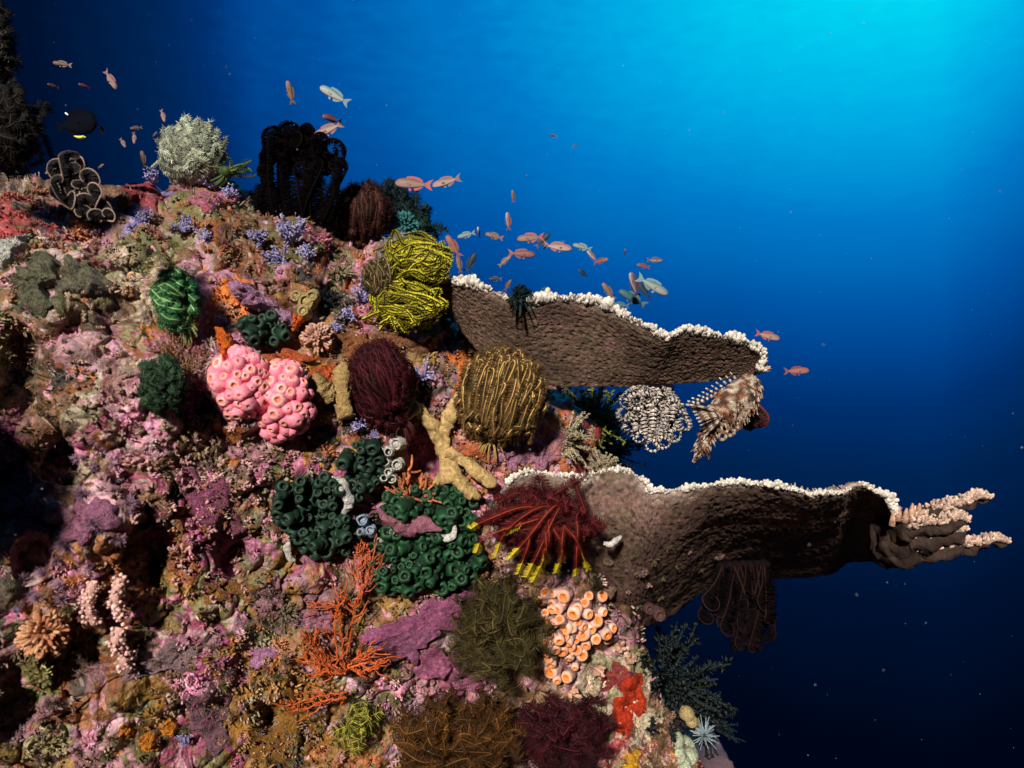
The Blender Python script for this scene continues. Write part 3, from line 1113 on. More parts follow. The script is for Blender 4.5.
# on the crest
coil_star("black feather star on the crest, its thick arm columns rolled up at the tips", ((262, 222), (338, 222)), [(274, 137, 12), (290, 132, 12), (304, 140, 14), (316, 150, 13), (332, 151, 13), (337, 166, 10), (282, 152, 13), (297, 156, 14), (270, 158, 11), (312, 166, 12), (326, 170, 11), (288, 168, 11), (264, 172, 8), (302, 172, 11)] + [(281, 143, 12), (308, 132, 9), (322, 142, 10), (296, 142, 11)],
          2.14, (.004, .0025, .0025), (.003, .002, .0025), 1.8, 10.5, .4, 3, straight=[(259, 184), (270, 178), (283, 176), (296, 178), (309, 176), (322, 178), (334, 182)], pw=1.0, spacing=1.1, turns=(.9, 1.3), mat=M_DARK_ARM, body=[(284, 150, 13, 14), (306, 150, 15, 14), (324, 160, 10, 10)])
coil_star("black feather star with pale curled ribs on the crest at the far left", ((78, 214), (100, 222)), [(72, 158, 11), (84, 165, 10), (60, 168, 12), (74, 172, 12), (52, 174, 9), (88, 178, 12), (66, 183, 13), (80, 188, 12), (94, 190, 9), (58, 192, 11), (72, 199, 12), (88, 203, 12), (101, 206, 11), (108, 214, 8), (94, 217, 11), (82, 213, 10), (70, 165, 9), (78, 180, 10), (60, 182, 9), (86, 196, 10), (74, 192, 9), (98, 200, 9)],
          1.38, (.42, .30, .24), (.009, .007, .008), .75, 8.5, 1.1, 5, pw=1.2, spacing=1.0, tilt=.9, turns=(.55, .85), body=[(66, 178, 12, 14), (84, 192, 16, 18)])
loop_star("pale cream green feather star rolled into a ball on the crest", 192, 184, (191, 149, 36, 33), 96, (.36, .37, .26), (.36, .40, .31), .6, 5.0, jit=.16, seed=6, lift=.0, bulge=.9, f=(.3, .8), wave=.15, spacing=1.5, pw=.7)
loop_star("dark reddish brown feather star closed into a bulb behind the violet tufts", 362, 246, (362, 214, 28, 31), 70, (.080, .024, .015), (.040, .012, .009), .8, 5.5, seed=7, f=(.5, .95), jit=.04, lift=.03, aim=(362, 380))
# middle of the wall
loop_star("yellow and black feather star with winding arms beside the upper table coral", 386, 286, (416, 284, 36, 44), 98, (.035, .025, .004), (.54, .50, .03), 1.25, 3.4, seed=8, lift=.06, jit=.09, f=(.4, .95), bulge=.8, fold=.35, wave=.22, aim=(250, 275), ells=[(418, 262, 34, 25), (408, 303, 37, 27)], turn=5)
loop_star("olive brown feather star in a small tight clump left of the yellow one", 386, 306, (381, 278, 18, 22), 44, (.22, .15, .06), (.06, .045, .02),   .7, 4.2, seed=9, lift=.04, jit=.12, wave=.15)
loop_star("deep maroon feather star, a smooth tight coil between the tan finger sponges", 402, 424, (379, 384, 33, 43), 96, (.060, .006, .010), (.040, .004, .0075),  .9, 5.6, seed=10, lift=.06, jit=.06, f=(.6, .98), aim=(455, 520), wave=.16, turn=5)
loop_star("golden brown feather star with long looped arms below the upper table coral", 492, 440, (501, 396, 46, 47), 84, (.50, .32, .10), (.12, .068, .024), .95, 6.2, seed=11, lift=.05, jit=.05, f=(.7, .99), turn=6, aim=(440, 620), wave=.06)
loop_star("dark red feather star with bright yellow arm tips below the lower table coral's left end", 564, 514, (537, 521, 58, 32), 56, (.12, .010, .010), (.055, .005, .007), .9, 8.0, seed=12, Y=1.735, jit=.26, f=(.2, .6), c_tip=(.66, .52, .02), bulge=.8,
          extra=[(471, 529), (476, 553), (505, 533), (495, 558), (508, 560), (518, 574), (527, 577), (533, 582), (541, 571), (546, 564), (556, 573), (562, 563), (576, 576), (588, 570)])
loop_star("olive brown bushy feather star between the purple crust and the peach tube corals", 500, 640, (498, 633, 53, 60), 50, (.085, .065, .020), (.050, .038, .011), .9, 10.5, seed=13, lift=.02, jit=.14, f=(.3, .7), bulge=1.0, turn=10, beat=.6, pw=.5, spacing=1.6)
loop_star("rusty brown bushy feather star along the bottom edge", 452, 750, (452, 738, 74, 48), 58, (.13, .056, .012), (.072, .030, .007), .9, 10.5, seed=14, lift=.02, jit=.16, f=(.3, .7), bulge=1.0, turn=10, beat=.6, pw=.5, spacing=1.6)
loop_star("dark wine red bushy feather star along the bottom edge, left of the red sponge", 562, 745, (561, 738, 58, 46), 54, (.060, .006, .012), (.034, .0035, .007), .9, 10, seed=15, lift=.02, jit=.14, f=(.3, .7), bulge=1.0, turn=9, beat=.7, pw=.5, spacing=1.6)
feather_star("black and yellow dotted feather star with a pale midrib low in the centre", 360, 722, 40, 22, (0, -1, .15), 'open', (.30, .28, .08), (.05, .055, .012), (.55, .50, .05), rr=1.0, pl=10, fold=.3, spacing=1.6, lift=.02, band=(.018, (.40, .36, .05)), seed=16, tilt=(.1, .9), squash=(.75, 1, .6))
loop_star("bright green ferny feather star left of the mauve sponge ridge", 186, 326, (174, 299, 21, 29), 30, (.26, .36, .14), (.030, .135, .050), .9, 8, lift=.05, seed=17, jit=.06, f=(.2, .6), turn=8, bulge=.8, aim=(260, 330), beat=.6)
loop_star("dark green bristly feather star left of the pink cup coral colony", 165, 395, (161, 385, 24, 29), 60, (.026, .055, .026), (.018, .042, .021), 1.0, 5.5, seed=18, jit=.18, f=(.15, .5), bulge=.8, turn=7)
# hanging from the table corals
coil_star("black and white banded feather star hanging under the upper table coral", ((640, 386), (668, 388)), [(628, 402, 8), (624, 414, 8), (631, 426, 8), (640, 436, 7), (678, 414, 7), (682, 424, 8), (674, 434, 8), (664, 441, 8), (652, 444, 8), (636, 400, 9), (646, 426, 8), (668, 424, 8), (634, 413, 8), (672, 404, 8), (640, 417, 9), (660, 432, 8), (647, 398, 9), (663, 399, 8), (655, 408, 8)],
          1.91, (.52, .46, .42), (.62, .56, .50), 1.5, 6.4, -.25, 19, band=(.0105, (.012, .010, .012), .40), straight=[(650, 440), (656, 446), (646, 434), (661, 436), (653, 430), (643, 424), (666, 428), (658, 420), (636, 430), (672, 420), (649, 415)], pw=1.5, tilt=.45, turns=(1.0, 1.4), body=[(652, 412, 26, 22), (654, 426, 18, 14)], spacing=.6)
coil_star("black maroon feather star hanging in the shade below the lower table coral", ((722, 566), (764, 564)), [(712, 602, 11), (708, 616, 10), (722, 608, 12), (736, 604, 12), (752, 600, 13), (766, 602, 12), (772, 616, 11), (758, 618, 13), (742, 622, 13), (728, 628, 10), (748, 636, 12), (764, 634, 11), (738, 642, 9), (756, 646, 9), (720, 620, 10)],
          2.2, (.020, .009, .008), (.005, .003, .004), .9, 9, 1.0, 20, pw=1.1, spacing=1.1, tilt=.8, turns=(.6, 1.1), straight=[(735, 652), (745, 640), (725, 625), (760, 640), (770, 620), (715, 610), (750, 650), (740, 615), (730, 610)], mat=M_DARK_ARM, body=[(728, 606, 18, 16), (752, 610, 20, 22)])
feather_star("dark maroon feather star behind the mottled lionfish", 748, 396, 34, 26, (.25, .15, -1), 'coil', (.07, .010, .012), (.035, .007, .010), rr=1.4, pl=8, fold=.6, spacing=1.2, Y=1.98, seed=21, tilt=(.4, 1.4), pw=.9)
# dim ones behind the crest
loop_star("dim teal black feather star behind the reddish brown bulb", 385, 226, (385, 206, 36, 26), 60, (.006, .018, .022), (.004, .012, .015), 1.4, 7, Y=2.45, seed=22, jit=.2, f=(.1, .3))
feather_star("dark green leafy feather star on the crest above the yellow one", 414, 240, 42, 26, (.35, .0, 1), 'open', (.008, .035, .025), (.006, .024, .018), rr=1.6, pl=9, fold=.4, spacing=1.3, Y=2.35, seed=23, tilt=(.3, 1.4), wob=.4, pw=1)
feather_star("small dark teal feather star standing on the upper table coral's rim", 521, 302, 18, 44, (-.05, -.05, 1), 'open', (.008, .024, .028), (.005, .016, .020), rr=1.4, pl=6, fold=.4, spacing=1.2, Y=1.80, seed=24, tilt=(.1, 1.5), wob=.4, pw=.9)
feather_star("small bright teal feather star standing on the rim right of the dark teal one", 545, 299, 14, 14, (.1, -.1, 1), 'open', (.02, .16, .18), (.015, .12, .15), rr=1.1, pl=4, fold=.4, spacing=1.6, Y=1.90, seed=25, tilt=(.6, 1.5), wob=.3)
feather_star("green tipped feather star peeping out right of the pale ball", 226, 172, 28, 9, (1, .1, .3), 'open', (.10, .15, .04), (.06, .10, .03), rr=1.3, pl=5, fold=.4, spacing=1.6, Y=2.05, seed=26, tilt=(.7, 1.5))
loop_star("grey white feather star wedged left of the yellow one", 398, 268, (397, 252, 17, 19), 40, (.34, .32, .34), (.20, .20, .23), .6, 4.5, seed=27, lift=.03, jit=.2, f=(.3, .7))
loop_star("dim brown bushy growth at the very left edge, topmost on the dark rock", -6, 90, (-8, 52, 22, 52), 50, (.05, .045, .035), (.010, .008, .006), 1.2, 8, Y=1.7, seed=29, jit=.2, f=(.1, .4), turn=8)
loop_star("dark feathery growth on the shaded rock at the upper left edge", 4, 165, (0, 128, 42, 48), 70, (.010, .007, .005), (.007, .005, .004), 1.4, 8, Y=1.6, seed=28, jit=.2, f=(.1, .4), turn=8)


# ------------------------------------------------------------------ cup corals and tubes
def polyp_mesh(name, prof, cols, mat, seg=14, wob=.12):
    mb = MB()
    add_lathe(mb, prof, cols, seg, None, wob)
    return mb.mesh(name, mat)


def cup_colony(name, label, cat, pts, base_col, protos, mouth_proto, group=None, base_r=None, base_mat=None):
    """pts: list of (location, axis, scale). protos: shared meshes of the polyp, mouth_proto its mouth"""
    c = np.mean([p[0] for p in pts], 0)
    root = empty(name, c, label, cat, group)
    mb = MB()
    for loc, ax, s in pts:
        add_ball(mb, loc - unit(ax) * s * 1.2, np.array((1, 1, 1)) * s * (base_r or 1.1), np.array(base_col) * random.uniform(.7, 1.2), 2, .15)
    mb.build("base", base_mat or M_SPONGE, root)
    for k, (loc, ax, s) in enumerate(pts):
        o = bpy.data.objects.new("polyp", protos[random.randrange(len(protos))])
        COL.objects.link(o)
        o.parent = root
        o.matrix_local = Matrix(mat4(np.array(loc) - c, ax, s, random.uniform(0, 6.28)).tolist())
        if 'closed' in o.data.name:
            continue
        m = bpy.data.objects.new("mouth", mouth_proto)
        COL.objects.link(m)
        m.parent = o
    return root


PK, PK2 = (.84, .13, .25), (.90, .24, .33)
PINK = [polyp_mesh("pink_polyp", [(.75, -1.6), (.98, -.9), (1.04, -.2), (.96, .35), (.74, .70), (.46, .86), (.30, .84), (.24, .62)],
                   [PK, PK, PK, PK2, PK2, (.86, .46, .42), (.75, .28, .22), (.6, .14, .08)], M_POLYP, 14, w) for w in (.12, .2, .26)]
PINK_SHUT = polyp_mesh("pink_polyp_closed", [(.75, -1.6), (.98, -.9), (1.04, -.2), (.94, .40), (.68, .82), (.34, 1.0), (.14, .98), (.04, .86)], [PK, PK, PK, PK2, PK2, (.92, .36, .42), (.80, .22, .24), (.6, .12, .12)], M_POLYP, 14, .3)
PINK_MOUTH = polyp_mesh("mouth", [(.27, .72), (.2, .66), (.1, .64), (.001, .66)], [(.74, .20, .13)] * 4, M_POLYP, 10, .1)


def pink_colony():
    pts = []
    rs = random.Random(8)
    for (cx, cy, rx, ry) in ((241, 384, 25, 31), (284, 400, 26, 35)):
        c, nn, s = hit(cx, cy, -.01)
        k = 54
        for i in range(k):
            z = 1 - (i + .5) / k * 1.15
            r = math.sqrt(max(0, 1 - z * z))
            a = i * 2.39996 + rs.uniform(-.12, .12)
            d = np.array((r * math.cos(a), -z, r * math.sin(a)))
            loc = c + d * np.array((rx * s, 21 * s, ry * s)) + np.array((0, -.012, 0))
            pts.append((loc, d + np.array((rs.uniform(-.3, .3), -.2, rs.uniform(-.25, .3))), s * rs.uniform(5.2, 9.4)))
    return cup_colony("cup_coral", "bright pink colony of plump cup corals with orange mouths", "cup coral", pts, (.5, .12, .12), PINK + [PINK_SHUT, PINK_SHUT], PINK_MOUTH, base_r=1.35)


pink_colony()
PEA = (.66, .36, .30)
TUBE = [polyp_mesh("tube_polyp", [(.86, -4.4), (.82, -3.0), (.80, -1.6), (.90, -.5), (.98, .1), (.88, .42), (.64, .60), (.44, .56), (.36, .2)],
                   [(.50, .28, .26), (.58, .36, .34), (.66, .44, .41), (.70, .46, .42), (.72, .46, .40), (.78, .46, .38), (.84, .38, .18), (.75, .22, .06), (.5, .12, .03)], M_POLYP, 14, w) for w in (.08, .14)]
TUBE_MOUTH = polyp_mesh("mouth", [(.40, .36), (.30, .22), (.16, .16), (.001, .2)], [(.86, .32, .07), (.85, .24, .04), (.62, .13, .02), (.40, .07, .01)], M_POLYP, 12, .1)


def tube_colony():
    rs = random.Random(12)
    P = [(546, 593, 8), (564, 596, 8), (552, 604, 6), (558, 609, 7), (574, 613, 9), (588, 614, 6), (596, 621, 9), (560, 620, 6), (566, 628, 8), (549, 622, 8), (582, 632, 10), (553, 637, 7), (572, 628, 6), (559, 640, 7),
         (570, 646, 8), (549, 635, 6), (586, 645, 7), (555, 649, 7), (569, 657, 7), (582, 655, 7), (596, 639, 7), (606, 634, 7), (551, 671, 8), (557, 680, 6), (567, 677, 7), (540, 601, 6), (603, 612, 7), (612, 628, 6), (545, 613, 5), (578, 622, 6), (591, 629, 6), (562, 603, 5), (585, 603, 6), (575, 667, 5)] + [(rs.uniform(545, 608), rs.uniform(592, 664), rs.uniform(5, 8)) for _ in range(22)]
    pts = []
    for x, y, r in P:
        p, n, s = hit(x, y, .035)
        d = unit(n * .5 + np.array((-.25 + (x - 570) * .016, -.62, .05 + (630 - y) * .010)) + np.array((rs.uniform(-.5, .5), 0, rs.uniform(-.6, .45))))
        pts.append((p, d, s * r * .84 * rs.uniform(.85, 1.15)))
    return cup_colony("tube_coral", "peach colony of tube corals with open orange mouths", "tube coral", pts, (.42, .24, .2), TUBE, TUBE_MOUTH)


tube_colony()
GRN = (.006, .046, .014)
CUPG = [polyp_mesh("green_cup", [(.70, -2.8), (.82, -1.6), (.95, -.6), (1.0, .05), (.94, .40), (.74, .60), (.50, .60), (.36, .25)],
                   [(.005, .024, .010), (.008, .042, .017), GRN, GRN, (.009, .058, .019), (.010, .062, .021), (.006, .036, .013), (.003, .014, .006)], M_POLYP, 14, w) for w in (.2, .3, .4)]
CUPG_MOUTH = polyp_mesh("mouth", [(.38, .3), (.28, .05), (.15, 0), (.001, .05)], [(.004, .02, .009)] * 4, M_POLYP, 10, .1)
CUPD = [polyp_mesh("dark_green_cup", [(.70, -2.8), (.82, -1.6), (.95, -.6), (1.0, .05), (.94, .40), (.74, .60), (.50, .60), (.36, .25)],
                   [(.005, .016, .009), (.008, .028, .015), (.008, .03, .016), (.009, .034, .018), (.011, .040, .021), (.011, .040, .021), (.006, .022, .013), (.003, .010, .007)], M_POLYP, 14, w) for w in (.10, .18)]


def green_colony(label, blobs, n, protos, r0, seed):
    rs = random.Random(seed)
    pts = []
    used = []
    tries = 0
    while len(pts) < n and tries < 6000:
        tries += 1
        cx, cy, rx, ry = rs.choice(blobs)
        a, q = rs.uniform(0, 6.283), math.sqrt(rs.random())
        x, y = cx + rx * q * math.cos(a), cy + ry * q * math.sin(a)
        if any((x - u) ** 2 + (y - v) ** 2 < (1.36 * r0) ** 2 for u, v in used):
            continue
        used.append((x, y))
        p, nn, s = hit(x, y, .03 + rs.uniform(-.01, .03))
        d = unit(nn * .4 + np.array(((x - cx) / rx * .5, -.9, -(y - cy) / ry * .5 + .1)) + np.array((rs.uniform(-.8, .8), 0, rs.uniform(-.9, .6))))
        pts.append((p, d, s * r0 * rs.uniform(.6, 1.35)))
    return cup_colony("cup_coral", label, "cup coral", pts, (.008, .03, .016), protos, CUPG_MOUTH, "green cup corals")


green_colony("bottle green cup coral colony under the mauve draped sponge, the brightest green one", [(428, 505, 48, 18), (400, 560, 30, 34), (440, 560, 42, 30), (452, 510, 26, 22)], 135, CUPG, 5.7, 21)
green_colony("dark green cup coral colony left of the white sponge tubes", [(318, 495, 42, 18), (325, 535, 32, 22), (300, 510, 25, 30), (362, 465, 20, 24)], 120, CUPD, 5.7, 22)
green_colony("small blackish green cup coral colony under the mauve ridge above the pink colony", [(263, 329, 24, 15)], 22, CUPD, 5.5, 23)


# ------------------------------------------------------------------ branching and finger shapes
def px_tube(mb, pts, col, sides=12, lift=.02, n=30, noise=.002, flat=1.0):
    n = max(n, 34)
    P, r = [], []
    for p in pts:
        if len(p) == 4:
            q, s = at(p[0], p[1], p[3]), p[3] / F
        else:
            q, _, s = hit(p[0], p[1], lift)
        P.append(q)
        r.append(p[2] * s)
    P = np.array(P)
    P[:, 1] = np.convolve(np.concatenate(([P[0, 1]], P[:, 1], [P[-1, 1]])), (.25, .5, .25), 'valid')
    path = smooth_path(P, n)
    rad = np.interp(np.linspace(0, 1, n), np.linspace(0, 1, len(r)), r)
    rad = rad * (1 + .10 * (RNG.random(n) - .5))
    add_tube(mb, path, rad, col, sides + 4, flat)
    v = mb.v[-1]
    mb.v[-1] = v + .30 * rad.mean() * np.stack((fbm(v, 60, 3, 5), fbm(v, 60, 3, 6), fbm(v, 60, 3, 7)), 1)
    c = mb.c[-1]
    mb.c[-1] = c * np.clip(1 + .3 * fbm(v, 90, 3, 9), .4, 1.5)[:, None]
    return path


TAN = (.60, .41, .17)


def tan_coral():
    p, n, s = hit(445, 478, .02)
    root = empty("finger_sponge", p, "tan branching finger sponge reaching left and right of the golden feather star", "finger sponge")
    for pts in ([(452, 484, 11), (448, 462, 8.5), (442, 440, 7), (428, 420, 6.5), (412, 404, 6)],
                [(441, 436, 7), (449, 418, 7.5), (457, 402, 7.5), (465, 391, 6)],
                [(449, 452, 6), (464, 461, 6), (478, 472, 6.5), (490, 483, 6)],
                [(455, 478, 7), (466, 488, 7), (475, 496, 6.5)], [(450, 470, 6), (440, 479, 4.5), (433, 485, 2.5)], [(418, 408, 5), (410, 414, 4), (404, 421, 3)]):
        mb = MB()
        px_tube(mb, pts, np.array(TAN) * random.uniform(.85, 1.1), 14, .045, 24, .0035)
        mb.build("branch", M_SPONGE, root)
    p, n, s = hit(330, 395, .02)
    root = empty("finger_sponge", p, "short tan stubby sponge wedged left of the maroon coil", "finger sponge")
    for pts in ([(346, 418, 9), (343, 400, 10), (340, 382, 9), (344, 370, 7)], [(334, 400, 8), (324, 392, 10), (316, 382, 9)]):
        mb = MB()
        px_tube(mb, pts, np.array((.42, .28, .11)) * random.uniform(.85, 1.1), 14, .03, 20, .003)
        mb.build("branch", M_SPONGE, root)


tan_coral()


def gorgonian(label, root_px, strands, col, rad, seed, lift=.03, twigs=3):
    rs = random.Random(seed)
    p, n, s = hit(*root_px, lift)
    root = empty("gorgonian", p, label, "gorgonian")
    for pts in strands:
        mb = MB()
        base = []
        for q, (x, y) in enumerate(pts):
            h, _, s = hit(x, y, lift + .004 * q)
            base.append(h)
        base = np.array(base)
        base[:, 1] = base[:, 1].min() * .5 + base[:, 1] * .5
        path = smooth_path(base, 16) + (RNG.random((16, 3)) - .5) * s * 2.4
        add_tube(mb, path, np.linspace(rad, rad * .6, 16) * s, np.array(col) * rs.uniform(.8, 1.15), 6)
        for _ in range(twigs * 2):
            i = rs.randrange(3, 15)
            d = unit(path[min(15, i + 1)] - path[i - 1])
            side = unit(np.cross(d, (0, 1, 0))) * rs.choice((-1, 1))
            l = rs.uniform(6, 20) * s
            b = path[i]
            mpt = b + (d * .5 + side * .7) * l * .5
            add_tube(mb, smooth_path([b, mpt, b + (d * .95 + side * .55) * l + np.array((0, rs.uniform(-.3, .1) * l, 0))], 8), np.linspace(rad * .75, rad * .45, 8) * s, np.array(col) * rs.uniform(.75, 1.2), 5, noise=s * .5)
        for _ in range(90):
            i = rs.randrange(16)
            add_ball(mb, path[i] + (RNG.random(3) - .5) * s * 3.0, s * rs.uniform(.5, .9), np.array(col) * rs.uniform(.8, 1.4), 1)
        mb.build("branch", M_GROW, root)
    return root


ORG = (.46, .085, .014)
gorgonian("orange red branching gorgonian spread over the lower centre of the wall", (346, 668),
          [[(346, 668), (342, 640), (341, 610), (343, 588)], [(346, 668), (338, 650), (336, 622), (339, 600)], [(346, 668), (350, 640), (354, 612), (358, 596)], [(346, 668), (325, 660), (308, 645), (300, 632)],
           [(346, 668), (326, 668), (310, 658), (302, 648)], [(346, 668), (322, 655), (314, 640), (318, 628)], [(346, 668), (365, 663), (380, 660), (392, 655)], [(346, 668), (360, 655), (372, 648)], [(346, 668), (360, 670), (378, 668)],
           [(346, 668), (330, 672), (318, 668)], [(342, 612), (334, 604), (320, 602), (309, 607)], [(352, 640), (344, 655), (330, 660), (316, 652)]], ORG, 1.15, 3, twigs=5)
gorgonian("low orange gorgonian lying below the large branching one", (350, 690), [[(350, 688), (330, 690), (310, 696), (288, 703)], [(350, 690), (325, 696), (305, 703), (282, 700)], [(350, 692), (332, 700), (312, 700)]], ORG, 1.1, 4, twigs=5)
gorgonian("upright orange gorgonian tangle left of the bright green cup corals", (360, 602), [[(360, 602), (362, 580), (356, 562), (358, 545)], [(360, 602), (366, 582), (371, 562), (368, 545)], [(360, 600), (358, 575), (364, 556)], [(362, 590), (372, 575), (374, 558)], [(360, 570), (368, 560), (362, 548)]], (.40, .085, .025), 1.05, 5, twigs=5)
gorgonian("brown bare twiggy gorgonian above the dark green bristly feather star", (185, 385), [[(190, 380), (182, 360), (176, 345), (172, 330)], [(190, 380), (186, 358), (184, 340)], [(190, 380), (178, 365), (166, 352), (160, 342)], [(190, 380), (194, 360), (196, 345)], [(190, 380), (200, 362), (204, 350)]], (.16, .075, .03), 1.0, 6)
gorgonian("rusty branching gorgonian under the white sponge tubes", (412, 500), [[(412, 502), (410, 488), (408, 474), (410, 464)], [(412, 502), (404, 490), (398, 480)], [(412, 502), (420, 490), (426, 480)], [(412, 500), (424, 496), (436, 492)]], (.46, .14, .05), 2.2, 9)


def mauve_sponge():
    mb = MB()
    path = px_tube(mb, [(377, 510, 2.5), (385, 517, 3.5), (394, 524, 4.5), (405, 529, 7.5), (415, 527, 10.5), (426, 525, 9), (436, 529, 4)], (.34, .13, .18), 14, .075, 30, .001, .6)
    return lone(mb, "draped_sponge", M_SPONGE, path[10], "smooth mauve sponge draped over the bright green cup corals", "sponge")


mauve_sponge()


# ------------------------------------------------------------------ encrusting sponges: sheets that follow the rock
def patch(name, label, cat, px, py, rx, ry, thick, col, rot=0.0, seed=1, lumpy=.4, rough=.55, group=None, col2=None, lift=0.0, mat=None):
    rs = np.random.default_rng(seed)
    nr, na = 24, 72
    ph = rs.random(6) * 6.28
    V, C = [], []
    cr, sr = math.cos(rot), math.sin(rot)
    c0, n0, s0 = hit(px, py)
    last = c0
    for i in range(nr):
        q = i / (nr - 1)
        for j in range(na):
            a = j / na * 2 * math.pi
            rr = 1 + rough * (.5 * math.sin(2 * a + ph[0]) + .35 * math.sin(3 * a + ph[1]) + .3 * math.sin(5 * a + ph[2]) + .2 * math.sin(8 * a + ph[3]) + .14 * math.sin(13 * a + ph[4]))
            x, y = rx * q * rr * math.cos(a), ry * q * rr * math.sin(a)
            p, n, s = hit(px + x * cr - y * sr, py + x * sr + y * cr)
            if abs(p[1] - c0[1]) > .22:
                p = at(px + x * cr - y * sr, py + x * sr + y * cr, last[1])
                n = n0
            last = p
            n = unit(n * .35 + n0 * .3 + np.array((0, -.5, .15)))
            h = (thick if thick > 6 else thick * .65) * s0 * (math.sqrt(max(0, 1 - q ** 3)) - .25 * (q > .97))
            V.append(p + n * h + np.array((0, -lift * s0, 0)))
            C.append(q)
    V = np.array(V)
    g = V.reshape(nr, na, 3).copy()
    for _ in range(2):
        g[1:-1] = .5 * g[1:-1] + .25 * (np.roll(g, 1, 1) + np.roll(g, -1, 1))[1:-1]
        g[1:-1] = .5 * g[1:-1] + .25 * (g[:-2] + g[2:])
    V = g.reshape(-1, 3)
    nz = fbm(V, 50, 2, seed) + .7 * fbm(V, 150, 3, seed + 3)
    V = V + np.array((0, -1, .2)) * (nz * thick * s0 * lumpy)[:, None]
    c = np.tile(np.array(col, float), (len(V), 1))
    if col2 is not None:
        m = np.clip(.5 + fbm(V, 45, 3, seed + 5) * .9, 0, 1)[:, None]
        c = c * (1 - m) + np.array(col2) * m
    i = np.arange(nr - 1)[:, None] * na
    j = np.arange(na)[None, :]
    k = (j + 1) % na
    quads = np.stack((i + j, i + k, i + na + k, i + na + j), -1).reshape(-1, 4)
    mb = MB()
    mb.add(V, quads, None, c)
    return lone(mb, name, mat or M_PATCH, c0, label, cat, group)


